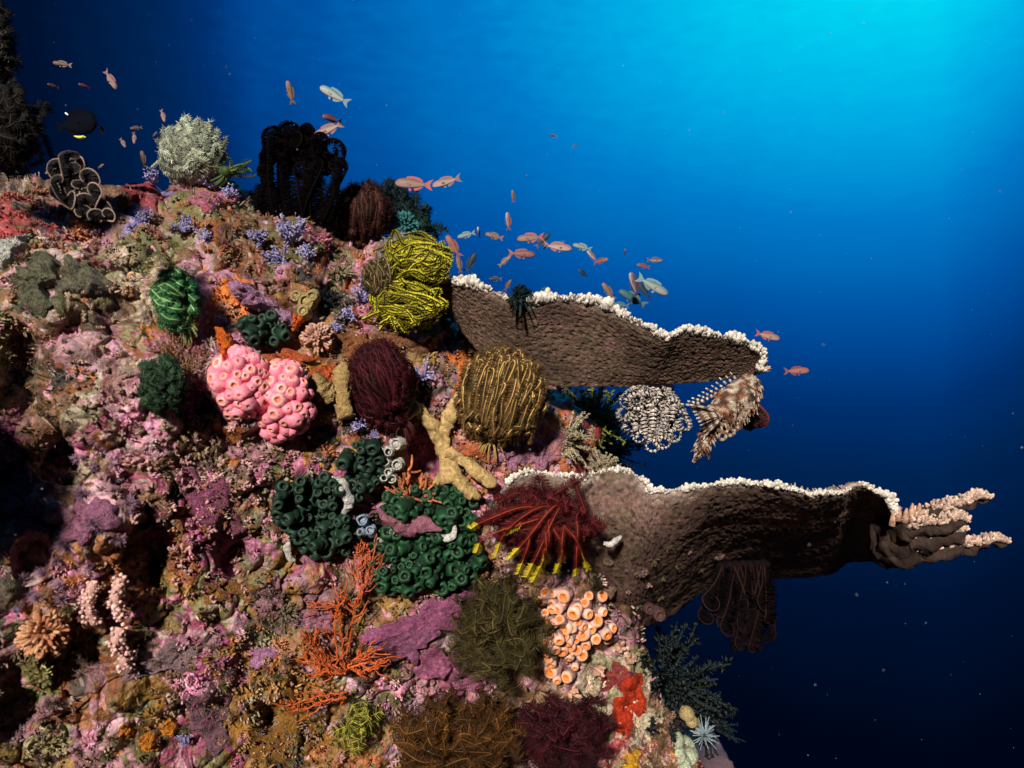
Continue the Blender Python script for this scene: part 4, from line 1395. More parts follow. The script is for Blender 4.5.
SPG = "encrusting_sponge"
for (lab, x, y, rx, ry, th, c, c2, rot) in [
    ("bright orange sponge lump right above the pink cup corals", 236, 345, 9, 10, 10, (.78, .10, .005), (.70, .16, .01), 0),
    ("small orange sponge lump left of the peach ball coral", 298, 324, 7, 7, 8, (.75, .12, .01), (.62, .16, .03), 0),
    ("orange red sponge band over the top of the pink cup corals", 290, 358, 24, 7, 4, (.55, .09, .015), (.40, .10, .04), .1),
    ("orange sponge below the peach ball coral", 330, 373, 13, 10, 5, (.60, .10, .02), (.45, .12, .04), .6),
    ("yellow sponge dot left of the mauve ridge", 196, 326, 6, 4, 5, (.80, .50, .02), (.80, .45, .02), -.2),
    ("thin orange sponge patch beneath the yellow dot", 190, 337, 8, 8, 3, (.50, .14, .02), (.4, .1, .02), 0),
    ("mauve sponge ridge arching over the small blackish green cup corals", 258, 300, 26, 8, 9, (.42, .22, .36), (.34, .15, .26), .35),
    ("lilac end of a sponge ridge beside the peach ball coral", 287, 322, 8, 14, 8, (.44, .25, .40), (.36, .18, .30), -.5),
    ("large purple pink crust left of the olive bushy feather star", 430, 618, 46, 20, 5, (.36, .10, .22), (.28, .08, .16), -.35),
    ("purple crust in the lower centre, right of the big orange gorgonian", 405, 640, 26, 22, 4, (.30, .10, .20), (.24, .08, .15), .2),
    ("pink purple crust under the large purple one", 448, 668, 26, 20, 5, (.42, .14, .24), (.30, .08, .16), .5),
    ("pale pink knob crust beside the rusty brown feather star", 424, 686, 9, 12, 6, (.60, .32, .34), (.50, .22, .28), 0),
    ("vivid red sponge at the lower right edge of the wall", 629, 700, 15, 30, 5, (.58, .045, .008), (.45, .03, .01), -.1),
    ("dark red sponge above the vivid red one", 616, 676, 14, 12, 5, (.26, .03, .035), (.32, .06, .05), .3),
    ("bright yellow sponge lump at the bottom edge below the red sponge", 632, 762, 9, 9, 7, (.75, .42, .02), (.6, .32, .02), 0),
    ("wide ochre crust near the bottom left of the black and yellow feather star", 275, 728, 28, 34, 4, (.30, .14, .02), (.20, .09, .02), .2),
    ("small mauve crust in the lower middle left of the orange gorgonian", 262, 655, 13, 11, 4, (.42, .20, .36), (.36, .16, .28), .4),
    ("pink crust behind the orange gorgonian's branches", 320, 622, 12, 16, 4, (.44, .18, .26), (.34, .12, .18), .2),
    ("long purple crust below the left part of the pink cup corals", 208, 500, 20, 40, 4, (.28, .08, .16), (.22, .06, .11), -.25),
    ("purple crust lower down among the pale tufts", 232, 532, 16, 14, 4, (.26, .08, .15), (.22, .07, .10), .3),
    ("olive grey lumpy sponge below the feather star with pale ribs", 38, 285, 22, 26, 12, (.15, .15, .09), (.10, .10, .06), .2),
    ("olive grey lumpy sponge beside its larger neighbour at the upper left", 84, 280, 22, 22, 10, (.17, .16, .10), (.11, .10, .07), 0),
    ("whitish sponge tongue at the left edge", 10, 252, 24, 9, 8, (.55, .56, .52), (.42, .40, .36), -.45),
    ("rust brown leathery sponge above the maroon coil", 356, 346, 20, 12, 7, (.28, .11, .04), (.20, .08, .03), -.4),
    ("tawny leathery sponge right of the rust brown one", 402, 342, 26, 11, 6, (.30, .12, .05), (.2, .09, .04), .15),
    ("teal sponge patch under the yellow feather star", 428, 322, 16, 14, 4, (.03, .16, .17), (.02, .09, .10), 0),
    ("crimson crust on the crest left of the pale ball", 146, 196, 18, 11, 7, (.42, .05, .06), (.34, .10, .12), 0),
    ("pink red crust below the pale ball on the crest", 215, 200, 26, 9, 6, (.46, .12, .16), (.40, .16, .24), .1),
    ("orange red crust under the golden feather star", 478, 452, 18, 8, 4, (.55, .12, .03), (.42, .14, .06), .3),
    ("mauve crust under the golden feather star's right side", 510, 456, 16, 14, 4, (.40, .18, .30), (.30, .13, .2), 0),
    ("salmon and mauve crust above the lower table coral's left end", 545, 452, 20, 18, 5, (.48, .20, .20), (.34, .16, .24), .2),
    ("orange crust right of the mauve one above the lower table coral", 566, 462, 7, 12, 4, (.56, .18, .08), (.5, .15, .05), 0),
    ("reddish orange crust among the bright green cup corals", 420, 490, 24, 10, 4, (.45, .12, .06), (.35, .09, .07), .1),
    ("grey mauve crust across the bottom left", 165, 660, 36, 14, 5, (.28, .18, .20), (.20, .13, .14), -.2),
    ("dusky purple crust at the bottom left", 210, 715, 28, 24, 4, (.22, .10, .14), (.16, .08, .10), .3),
    ("pinkish violet crust at the left edge", 22, 500, 18, 34, 5, (.40, .20, .36), (.30, .13, .24), .1),
    ("violet pink crust in the left part between dark hollows", 92, 520, 26, 24, 5, (.36, .14, .24), (.26, .10, .16), .2),
    ("orange brown crust under the pink cup corals' left side", 232, 432, 16, 9, 3, (.34, .12, .03), (.28, .08, .03), -.2),
    ("ochre crust below the left tufts", 225, 590, 22, 12, 3, (.28, .13, .03), (.20, .09, .03), .1),
]:
    patch(SPG, lab, "sponge", x, y, rx, ry, th, c, rot, seed=int(x * 3 + y), col2=c2, group="encrusting sponges", lift={236: 26, 290: 10, 298: 8, 330: 6, 196: 8, 258: 10, 287: 8, 405: 6, 430: 6, 448: 6}.get(x, 2))

for lab, x, y, r in (("orange yellow sponge ball, upper right one of the bottom left cluster", 169, 727, 10), ("orange yellow sponge ball, middle one of the bottom left cluster", 150, 742, 11), ("orange yellow sponge ball, left one of the bottom left cluster", 127, 731, 8)):
    patch("sponge_ball", lab, "sponge", x, y, r, r * .9, r * .9, (.55, .18, .012), seed=int(x), col2=(.62, .24, .02), rough=.12, group="orange yellow sponge balls")


# ------------------------------------------------------------------ white sponge tubes, small whites
def osculum_sponge(label, tubes, col, seed, Y=None):
    rs = random.Random(seed)
    p, n, s = hit(tubes[0][0], tubes[0][1], .02)
    root = empty("tube_sponge", p, label, "sponge", "pale tube sponges")
    mb = MB()
    for i, (x, y, r) in enumerate(tubes):
        q, _, s = hit(x, y, .03)
        if Y:
            q, s = at(x, y, Y), Y / F
        add_ball(mb, q + np.array((0, .012, 0)), np.array((r * 1.25, r * 1.5, r * 1.25)) * s, np.array(col) * rs.uniform(.8, 1.05), 2, .2)
    mb.build("body", M_SPONGE, root)
    for i, (x, y, r) in enumerate(tubes):
        q, n, s = hit(x, y, .045)
        if Y:
            q, s = at(x, y, Y - .02), Y / F
        mb = MB()
        d = unit(np.array((rs.uniform(-.5, .5), -.9, rs.uniform(-.1, .6))))
        k = r * s
        add_lathe(mb, np.array([(1.0, -2.0), (.95, -.8), (.92, 0), (.85, .25), (.68, .2), (.58, -.3), (.45, -1.2), (.01, -1.3)]) * k,
                  [col, col, col, col, np.array(col) * .8, (.08, .06, .04), (.02, .015, .01), (.02, .015, .01)], 12, mat4(q, d), .12)
        mb.build("tube", M_SPONGE, root)
    return root


osculum_sponge("white sponge with dark tube mouths above the bright green cup corals", [(396, 444, 6.5), (388, 452, 5), (380, 450, 4), (397, 465, 6), (385, 462, 5), (388, 472, 4.5), (392, 479, 5), (384, 478, 4)], (.66, .64, .58), 3)
osculum_sponge("small white sponge knobs between the two green cup colonies", [(378, 542, 4), (384, 535, 3.5), (386, 547, 4), (392, 532, 3)], (.66, .64, .60), 4)
osculum_sponge("pale cream sponge with dark holes at the bottom right of the wall", [(676, 742, 7), (686, 748, 8), (678, 756, 8), (690, 758, 7), (684, 766, 7)], (.50, .56, .40), 5)
osculum_sponge("small yellow sponge tube at the lower right edge of the wall", [(688, 716, 6), (692, 723, 5)], (.50, .38, .18), 6)
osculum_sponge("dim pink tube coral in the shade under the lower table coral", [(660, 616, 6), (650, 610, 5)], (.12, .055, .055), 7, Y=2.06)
osculum_sponge("cream and yellow sea squirt right of the mauve ridge", [(296, 296, 6), (306, 302, 8), (312, 296, 6), (303, 311, 6)], (.50, .38, .16), 8)
osculum_sponge("pale bluish sea squirt between the green cup colonies", [(362, 520, 6), (370, 530, 5), (360, 532, 4)], (.36, .44, .58), 9)


def sponge_tongue():
    mb = MB()
    path = px_tube(mb, [(331, 482, 5), (338, 484, 8), (345, 492, 8), (350, 503, 5), (345, 512, 3)], (.60, .58, .56), 12, .05, 22, .002, .7)
    lone(mb, "sponge_tongue", M_SPONGE, path[6], "hooked grey white sponge tongue on the dark green cup corals", "sponge")
    mb = MB()
    path = px_tube(mb, [(441, 538, 3), (448, 538, 4), (454, 534, 3.5), (455, 527, 2)], (.70, .68, .62), 10, .06, 16, .001)
    lone(mb, "sponge_tongue", M_SPONGE, path[6], "small white hook shaped sponge on the bright green cup corals", "sponge")
    mb = MB()
    path = px_tube(mb, [(290, 540, 2.5), (286, 548, 4), (290, 556, 3.5), (293, 560, 2)], (.66, .62, .58), 10, .03, 16, .001)
    lone(mb, "sponge_tongue", M_SPONGE, path[6], "white sponge finger below the dark green cup corals", "sponge")
    mb = MB()
    path = px_tube(mb, [(451, 590, 2), (456, 583, 3), (461, 578, 2), (464, 576, 1.5)], (.66, .64, .62), 10, .04, 16, .001)
    lone(mb, "sponge_tongue", M_SPONGE, path[6], "white forked sponge above the olive bushy feather star", "sponge")


sponge_tongue()


# ------------------------------------------------------------------ soft coral tufts
def tuft_mesh(name, kind, col, col2, seed):
    """a tuft about one unit tall, growing along +z"""
    rs = random.Random(seed)
    mb = MB()
    c1, c2 = np.array(col), np.array(col2)
    if kind == 'beads':                      # branching soft coral set with beads
        for b in range(9):
            a, t = rs.uniform(0, 6.28), rs.uniform(.1, 1.0)
            d = np.array((math.sin(t) * math.cos(a), math.sin(t) * math.sin(a), math.cos(t)))
            tip = d * rs.uniform(.6, 1.0)
            add_tube(mb, [(0, 0, -.15), tip * .5, tip], [.09, .07, .05], c1 * .8, 5)
            for k in range(11):
                u = rs.uniform(.35, 1.1)
                p = tip * u + np.array((rs.gauss(0, .1), rs.gauss(0, .1), rs.gauss(0, .1)))
                q = unit(d + np.array((rs.gauss(0, .6), rs.gauss(0, .6), rs.gauss(0, .6))))
                m = c1 + (c2 - c1) * rs.random()
                add_tube(mb, [p, p + q * .09, p + q * .15], [.035, .045, .03], m, 5)
    elif kind == 'fingers':
        for b in range(rs.randrange(6, 10)):
            a, t = rs.uniform(0, 6.28), rs.uniform(.0, .9)
            d = np.array((math.sin(t) * math.cos(a), math.sin(t) * math.sin(a), math.cos(t)))
            L = rs.uniform(.5, 1.0)
            m = c1 + (c2 - c1) * rs.random()
            b0 = np.array((rs.uniform(-.25, .25), rs.uniform(-.25, .25), -.1))
            add_tube(mb, [b0, b0 + d * L * .5, b0 + d * L * .85, b0 + d * L], [.12, .14, .15, .10], [m * .75, m * .9, m, m], 7, noise=.03)
            for k in range(5):
                add_ball(mb, b0 + d * L * rs.uniform(.5, 1.05) + np.array((rs.gauss(0, .1), rs.gauss(0, .1), rs.gauss(0, .08))), rs.uniform(.05, .09), m * rs.uniform(.9, 1.15), 1)
    elif kind == 'bush':
        for b in range(130):
            a, t = rs.uniform(0, 6.28), abs(rs.gauss(0, .8))
            d = np.array((math.sin(t) * math.cos(a), math.sin(t) * math.sin(a), math.cos(t)))
            L = rs.uniform(.55, 1.0)
            m = c1 + (c2 - c1) * rs.random()
            j = np.array((rs.gauss(0, .12), rs.gauss(0, .12), rs.gauss(0, .12)))
            add_tube(mb, [d * .1, d * L * .6 + j, d * L + j * 1.6], [.026, .022, .016], [m * .7, m, m * 1.15], 4)
    elif kind == 'leafy':
        for b in range(80):
            a, t = rs.uniform(0, 6.28), math.acos(rs.uniform(-.35, 1))
            d = np.array((math.sin(t) * math.cos(a), math.sin(t) * math.sin(a), math.cos(t)))
            L = rs.uniform(.5, .95)
            j = np.array((rs.gauss(0, .12), rs.gauss(0, .12), rs.gauss(0, .12)))
            m = c1 + (c2 - c1) * rs.random()
            path = smooth_path([d * .05, d * L * .6 + j, d * L + j * 1.3], 6)
            add_tube(mb, path, [.03, .028, .026, .024, .02, .015], m * .7, 4)
            for k in range(22):
                u = rs.uniform(.25, 1.0)
                p = np.array([np.interp(u, np.linspace(0, 1, 6), path[:, c]) for c in range(3)])
                q = unit(d * .7 + np.array((rs.gauss(0, .8), rs.gauss(0, .8), rs.gauss(0, .8))))
                sd = unit(np.cross(q, (rs.gauss(0, 1), rs.gauss(0, 1), rs.gauss(0, 1)))) * .03
                l = rs.uniform(.07, .15)
                mb.add([p, p + q * l * .5 + sd, p + q * l, p + q * l * .5 - sd, p + q * l * .45 + np.cross(q, sd) * .5], None, [(0, 1, 4), (1, 2, 4), (2, 3, 4), (3, 0, 4), (0, 3, 2), (0, 2, 1)], m * rs.uniform(.7, 1.3))
    elif kind == 'knobs':
        for b in range(150):
            a, t = rs.uniform(0, 6.28), math.acos(rs.uniform(-.3, 1))
            d = np.array((math.sin(t) * math.cos(a), math.sin(t) * math.sin(a), math.cos(t)))
            m = c1 + (c2 - c1) * rs.random()
            add_tube(mb, [d * .5, d * .8, d * rs.uniform(.86, 1.06)], [.085, .09, .075], [c1 * .55, m, m * 1.1], 6)
        add_ball(mb, (0, 0, 0), .68, c1 * .5, 2, .1)
    return mb.mesh(name, M_GROW)


def tuft(name, label, cat, meshes, px, py, r, group, rs, up=(0, -.5, .6), lift=.0, sq=1.0):
    p, n, s = hit(px, py, lift)
    o = bpy.data.objects.new(name, rs.choice(meshes))
    COL.objects.link(o)
    d = unit(n * .6 + np.array(up) + np.array((rs.uniform(-.3, .3), 0, rs.uniform(-.3, .3))))
    o.matrix_world = Matrix(mat4(p - n * r * s * .1, d, np.array((r * s, r * s, r * s * sq)), rs.uniform(0, 6.28)).tolist())
    return tag(o, label, cat, group)


rs = random.Random(77)
VIO = [tuft_mesh("soft_coral", 'beads', (.28, .25, .58), (.60, .57, .84), k) for k in range(4)]
for lab, x, y, r in [
    ("blue violet soft coral on the crest just left of the black feather star's foot", 262, 242, 13), ("blue violet soft coral below the black feather star", 292, 240, 17), ("blue violet soft coral low in the violet bunch below the black feather star", 282, 262, 13),
    ("pale violet soft coral in the violet bunch nearest the reddish brown bulb", 308, 258, 12), ("blue violet soft coral left of the olive brown clump", 360, 302, 15), ("pale violet soft coral under the one left of the olive brown clump", 349, 318, 10),
    ("bluish white soft coral right of the peach ball coral", 337, 330, 9), ("blue violet soft coral right of the maroon coil", 424, 378, 15), ("pale violet soft coral above the one right of the maroon coil", 424, 342, 12),
    ("blue soft coral below the crimson crust on the crest", 180, 230, 11), ("dark blue soft coral left of its brighter neighbour under the crimson crust", 146, 222, 10), ("violet soft coral at the foot of the pale ball", 214, 186, 13),
    ("violet soft coral at the left foot of the pale ball", 156, 180, 9), ("white and violet soft coral below the maroon coil", 360, 430, 14), ("white and violet soft coral nearer the white sponge tubes", 372, 438, 8), ("bright blue soft coral beside the orange yellow sponge balls", 186, 742, 10),
    ("small blue soft coral at the left edge near the knobby orange coral", 18, 612, 6), ("small blue violet soft coral left of the salmon crust", 568, 464, 5), ("pale violet soft coral far up the crest beside the pink red crust", 232, 198, 9),
    ("violet soft coral in the rusty ground right of the crimson crust", 205, 236, 8), ("violet soft coral tuft at the left end of the mauve ridge", 240, 298, 7)]:
    tuft("soft_coral", lab, "soft coral", VIO, x, y, r * (1.5 if y < 320 else 1.15), "blue violet soft corals", rs, lift=.012)

PINKT = [tuft_mesh("pink_tuft", 'fingers', (.60, .30, .29), (.82, .54, .48), 10 + k) for k in range(5)]
spots = [(222, 465), (245, 450), (178, 455), (190, 475), (215, 480), (230, 482), (258, 500), (280, 450), (236, 500), (150, 490), (166, 492), (186, 508), (150, 530), (132, 520), (180, 565), (190, 572), (175, 582), (206, 576), (236, 552), (246, 462), (252, 470), (268, 462), (262, 480),
         (198, 440), (214, 442), (160, 470), (172, 510), (160, 520), (142, 505), (218, 545), (224, 560), (250, 520), (270, 520), (240, 535), (276, 540), (232, 470), (246, 486), (200, 490), (190, 525), (212, 600)]
while len(spots) < 78:
    x, y = rs.gauss(205, 60), rs.gauss(500, 50)
    if 110 < x < 300 and 425 < y < 600 and all((x - a) ** 2 + (y - b) ** 2 > 60 for a, b in spots):
        spots.append((x, y))
for x, y in spots:
    tuft("soft_coral", "small pale pink soft coral tuft on the purple rock below the pink cup colony", "soft coral", PINKT, x, y, rs.uniform(5, 10.5), "pale pink soft coral tufts", rs, lift=.004)
CREAMT = [tuft_mesh("cream_tuft", 'fingers', (.44, .28, .18), (.60, .46, .34), 20 + k) for k in range(4)]
cs = [(100, 294), (112, 292), (92, 308), (86, 316), (100, 338), (105, 350), (80, 362), (76, 372), (88, 378), (130, 345), (122, 356), (108, 370), (110, 378), (120, 392), (112, 400), (98, 404), (128, 402), (84, 408), (74, 400), (160, 440), (106, 430), (120, 440), (100, 455), (86, 465), (100, 478)]
while len(cs) < 55:
    x, y = rs.uniform(60, 215), rs.uniform(260, 450)
    if not (138 < x < 205 and 265 < y < 415) and all((x - a) ** 2 + (y - b) ** 2 > 80 for a, b in cs):
        cs.append((x, y))
for x, y in cs:
    tuft("soft_coral", "small peach cream soft coral tuft on the brown rock left of the green feather stars", "soft coral", CREAMT, x, y, rs.uniform(4.5, 9), "peach cream soft coral tufts", rs, lift=.004)
TOPT = [tuft_mesh("rose_tuft", 'bush', (.34, .12, .10), (.56, .28, .24), 30 + k) for k in range(3)] + [tuft_mesh("rust_tuft", 'fingers', (.34, .13, .05), (.50, .24, .12), 35 + k) for k in range(2)]
for k in range(60):
    x = rs.uniform(0, 330)
    y = rs.uniform(190, 300)
    if 140 < x < 210 and y > 265:
        continue
    tuft("soft_coral", "small rosy rust soft coral tuft near the crest of the wall", "soft coral", TOPT, x, y, rs.uniform(5, 10), "rosy rust soft coral tufts", rs, lift=.003)
LOWT = [tuft_mesh("mauve_tuft", 'bush', (.22, .13, .11), (.40, .28, .24), 40 + k) for k in range(3)] + [tuft_mesh("olive_tuft", 'bush', (.16, .14, .05), (.34, .30, .14), 44 + k) for k in range(2)]
for k in range(80):
    x, y = rs.uniform(5, 400), rs.uniform(590, 765)
    tuft("soft_coral", "small dull mauve or olive soft coral tuft in the lower left of the wall", "soft coral", LOWT, x, y, rs.uniform(5, 10), "dull soft coral tufts", rs, lift=.003)
LEFTT = [tuft_mesh("lilac_tuft", 'bush', (.30, .14, .24), (.55, .38, .50), 50 + k) for k in range(3)]
for k in range(40):
    x, y = rs.uniform(0, 130), rs.uniform(455, 600)
    tuft("soft_coral", "small lilac soft coral tuft at the left side of the wall", "soft coral", LEFTT, x, y, rs.uniform(6, 12), "lilac soft coral tufts", rs, lift=.003)
KNOB = [tuft_mesh("knobby_coral", 'knobs', (.44, .16, .07), (.66, .38, .22), 60)]
tuft("knobby_coral", "round knobby orange peach coral at the lower left edge", "coral", KNOB, 45, 634, 23, None, rs, (0, -1, .2), .01)
KNOB2 = [tuft_mesh("ball_coral", 'knobs', (.66, .32, .22), (.82, .54, .44), 61)]
tuft("ball_coral", "peach ball coral right of the small orange sponge lump", "coral", KNOB2, 318, 338, 16, None, rs, (0, -1, .1), .01)
PEACHF = [tuft_mesh("peach_soft_coral", 'fingers', (.56, .30, .20), (.74, .46, .34), 62 + k) for k in range(2)]
for lab, x, y, r in (("peach knobby soft coral right of the tube corals", 618, 648, 15), ("peach knobby soft coral at the far right above the red sponge", 630, 660, 12), ("pale peach soft coral under the tube corals", 572, 690, 14), ("pale soft coral between the tube corals and the red sponge", 596, 672, 14)):
    tuft("soft_coral", lab, "soft coral", PEACHF, x, y, r, "peach soft corals by the tube corals", rs, (.2, -.7, .1), .01)
CREAMB = [tuft_mesh("cream_bush", 'leafy', (.40, .33, .19), (.58, .50, .34), 65 + k) for k in range(2)]
for lab, x, y, r, Y in (("cream bushy soft coral behind the golden feather star", 568, 440, 33, None), ("spiky cream soft coral on the lower table coral's left lobe", 602, 470, 22, 1.95), ("cream tufted coral at the crest left of the olive brown clump", 342, 272, 14, None), ("cream bushy coral patch left of the orange gorgonian", 285, 612, 16, None)):
    o = tuft("soft_coral", lab, "soft coral", CREAMB, x, y, r, "cream bushy soft corals", rs, (0, -.4, .7), .01)
    if Y:
        o.location = at(x, y, Y).tolist()
OLV = [tuft_mesh("olive_bush", 'leafy', (.12, .14, .02), (.26, .27, .045), 68 + k) for k in range(2)]
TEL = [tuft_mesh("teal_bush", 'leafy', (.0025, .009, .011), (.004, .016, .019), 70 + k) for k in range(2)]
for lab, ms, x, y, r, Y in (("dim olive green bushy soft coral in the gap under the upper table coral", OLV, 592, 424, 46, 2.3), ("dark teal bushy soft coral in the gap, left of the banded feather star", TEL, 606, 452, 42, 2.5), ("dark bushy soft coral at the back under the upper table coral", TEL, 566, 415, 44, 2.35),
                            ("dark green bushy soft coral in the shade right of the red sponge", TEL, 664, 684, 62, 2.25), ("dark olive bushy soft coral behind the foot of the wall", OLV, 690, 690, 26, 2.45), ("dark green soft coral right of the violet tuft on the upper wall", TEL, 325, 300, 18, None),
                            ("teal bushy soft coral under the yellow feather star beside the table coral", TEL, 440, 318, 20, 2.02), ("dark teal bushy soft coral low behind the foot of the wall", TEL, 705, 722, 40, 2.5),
                            ("teal soft coral lump behind the reddish brown bulb", [tuft_mesh("teal_lump", 'knobs', (.02, .12, .13), (.03, .17, .18), 75)], 404, 226, 16, 2.3), ("bluish white spiky soft coral at the bottom right edge of the wall", [tuft_mesh("white_spikes", 'bush', (.24, .34, .42), (.50, .58, .62), 76)], 704, 736, 16, 2.1)):
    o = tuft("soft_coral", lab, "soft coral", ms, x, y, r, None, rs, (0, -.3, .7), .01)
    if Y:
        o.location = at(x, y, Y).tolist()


def plate_growth():
    r2 = random.Random(31)
    grow = [tuft_mesh("olive_growth", 'leafy', (.12, .095, .04), (.20, .165, .08), 80), tuft_mesh("brown_growth", 'knobs', (.10, .06, .045), (.20, .13, .10), 81), tuft_mesh("pink_growth", 'fingers', (.28, .14, .13), (.40, .24, .22), 82)]
    spots = [(655, 560, 9), (640, 572, 8), (668, 548, 7), (632, 556, 6), (648, 585, 8), (618, 575, 7), (662, 578, 7), (676, 566, 6), (690, 552, 5), (607, 562, 6), (628, 592, 7), (700, 570, 6), (612, 520, 5), (655, 530, 5), (720, 556, 6), (640, 606, 7), (660, 598, 6), (598, 548, 6), (705, 530, 5), (760, 560, 5)]
    for x, y, r in spots:
        d = Vector(((x - 512) / F, 1, (384 - y) / F)).normalized()
        loc, nor, _, _ = PLATES[1].ray_cast(Vector((0, 0, 0)), d)
        if loc is None:
            continue
        n = np.array(nor)
        n = -n if np.dot(n, np.array(d)) > 0 else n
        s = loc.y / F
        o = bpy.data.objects.new("plate_growth", r2.choice(grow))
        COL.objects.link(o)
        o.matrix_world = Matrix(mat4(np.array(loc) - n * r * s * .3, n + np.array((0, -.4, .1)), np.array((r * s, r * s, r * s * .8)), r2.uniform(0, 6.28)).tolist())
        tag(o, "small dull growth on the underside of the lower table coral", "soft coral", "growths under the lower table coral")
    mb = MB()
    path = px_tube(mb, [(604, 543, 2, 1.80), (610, 545, 3, 1.795), (616, 541, 3, 1.795), (621, 537, 1.5, 1.80)], (.60, .58, .55), 10, 0, 16)
    lone(mb, "sea_squirt", M_SPONGE, path[6], "small white sea squirt on the underside of the lower table coral", "sea squirt")


plate_growth()


def finger_corals():
    r2 = random.Random(5)
    for lab, x, y, L in (("pale pink knobby finger coral, left one of the standing pair at the lower left", 93, 602, 40), ("pale pink knobby finger coral, right one of the standing pair at the lower left", 120, 598, 40), ("small pale pink finger coral below the standing pair", 120, 640, 24), ("whitish finger coral tip under the standing pair", 128, 660, 18)):
        p, n, s = hit(x, y, .03)
        mb = MB()
        top, bot = p + np.array((.002, 0, L * .5 * s)), p + np.array((.004, -.004, -L * .5 * s))
        path = smooth_path([top, p + np.array((-.003, -.012, 0)), bot], 12)
        add_tube(mb, path, np.linspace(6, 3.5, 12) * s, (.50, .28, .24), 8)
        for k in range(int(L * 2.6)):
            q = path[r2.randrange(12)] + (RNG.random(3) - .5) * s * np.array((13, 12, 4))
            add_ball(mb, q, s * r2.uniform(1.3, 2.5), np.array((.66, .42, .38)) * r2.uniform(.75, 1.2), 1, .2)
        lone(mb, "finger_coral", M_GROW, p, lab, "finger coral", "pale pink finger corals")


finger_corals()


# ------------------------------------------------------------------ uncountable small growth over the rock
def turf(name, label, n, seed, shape, tint, zone=None):
    r2 = np.random.default_rng(seed)
    mb = MB()
    done = 0
    V, C, FQ = [], [], []
    bv, bf = ico(1)
    while done < n:
        x, y = r2.uniform(-80, 720), r2.uniform(165, 800)
        d = Vector(((x - 512) / F, 1, (384 - y) / F)).normalized()
        loc, nor, idx, dist = BVH.ray_cast(Vector((0, 0, 0)), d)
        if loc is None or loc.y > 2.5:
            done += 0.2
            continue
        if float(vnoise(np.array([[loc.x * 7, loc.y * 7, loc.z * 7]]), 1, seed * 5)[0]) < r2.uniform(-.25, .45):
            continue
        done += 1
        c = REEF_C[REEF_Q[idx][0]] * r2.uniform(*tint[0]) + np.array(tint[1]) * r2.random()
        nor = np.array(nor)
        if np.dot(nor, np.array(d)) > 0:
            nor = -nor
        p = np.array(loc)
        s = p[1] / F
        k = r2.uniform(.6, 1.4)
        if shape == 'nodule':
            m = basis(nor + (r2.random(3) - .5) * .8, r2.uniform(0, 6)) * np.array((1, 1, r2.uniform(.8, 1.9))) * s * 1.6 * k
            for q in range(3):
                mb.add((bv * (1 + .25 * (r2.random((len(bv), 1)) - .5))) @ m.T + p + (r2.random(3) - .5) * s * 6, None, bf, c * r2.uniform(.8, 1.2))
        elif shape == 'blades':
            nb = 7
            dirs = nor + (r2.random((nb, 3)) - .5) * 1.7
            dirs /= np.linalg.norm(dirs, axis=1)[:, None]
            L = s * r2.uniform(3, 8, nb)[:, None]
            b = p + (r2.random((nb, 3)) - .5) * s * 5
            sd = np.cross(dirs, np.array(d))
            sd /= np.maximum(1e-6, np.linalg.norm(sd, axis=1))[:, None]
            w = s * .75
            v = np.stack((b - sd * w, b + sd * w, b + dirs * L * .6 + sd * w * 1.1, b + dirs * L + (r2.random((nb, 3)) - .5) * s, b + dirs * L * .6 - sd * w * 1.1), 1).reshape(-1, 3)
            i0 = np.arange(nb)[:, None] * 5
            mb.add(v, i0 + np.array((0, 1, 2, 4)), i0 + np.array((4, 2, 3)), np.clip(c * r2.uniform(.6, 1.5), 0, .8))
        else:
            m = basis(nor + (r2.random(3) - .5) * 1.2, 0) * s
            for q in range(5):
                o = p + (r2.random(3) - .5) * s * 7
                tip = o + m[:, 2] * r2.uniform(1.5, 4)
                add_tube(mb, [o - m[:, 2], (o + tip) / 2, tip], np.array((.8, .9, 1.1)) * s * k * .8, np.clip(c * r2.uniform(.7, 1.3), 0, .85), 5)
    o = mb.build(name, M_GROW)
    return tag(o, label, "reef growth", None, 'stuff')


turf("coralline_growth", "lumpy coralline growth crusting the reef rock", 2300, 1, 'nodule', ((.75, 1.25), (.04, .02, .02)))
turf("turf_algae", "short ragged turf of algae over the reef rock", 1500, 2, 'blades', ((.5, 1.05), (.03, .022, .008)))
turf("polyp_specks", "tiny pale polyps sprinkled over the reef rock", 2000, 3, 'polyps', ((.8, 1.3), (.30, .20, .15)))


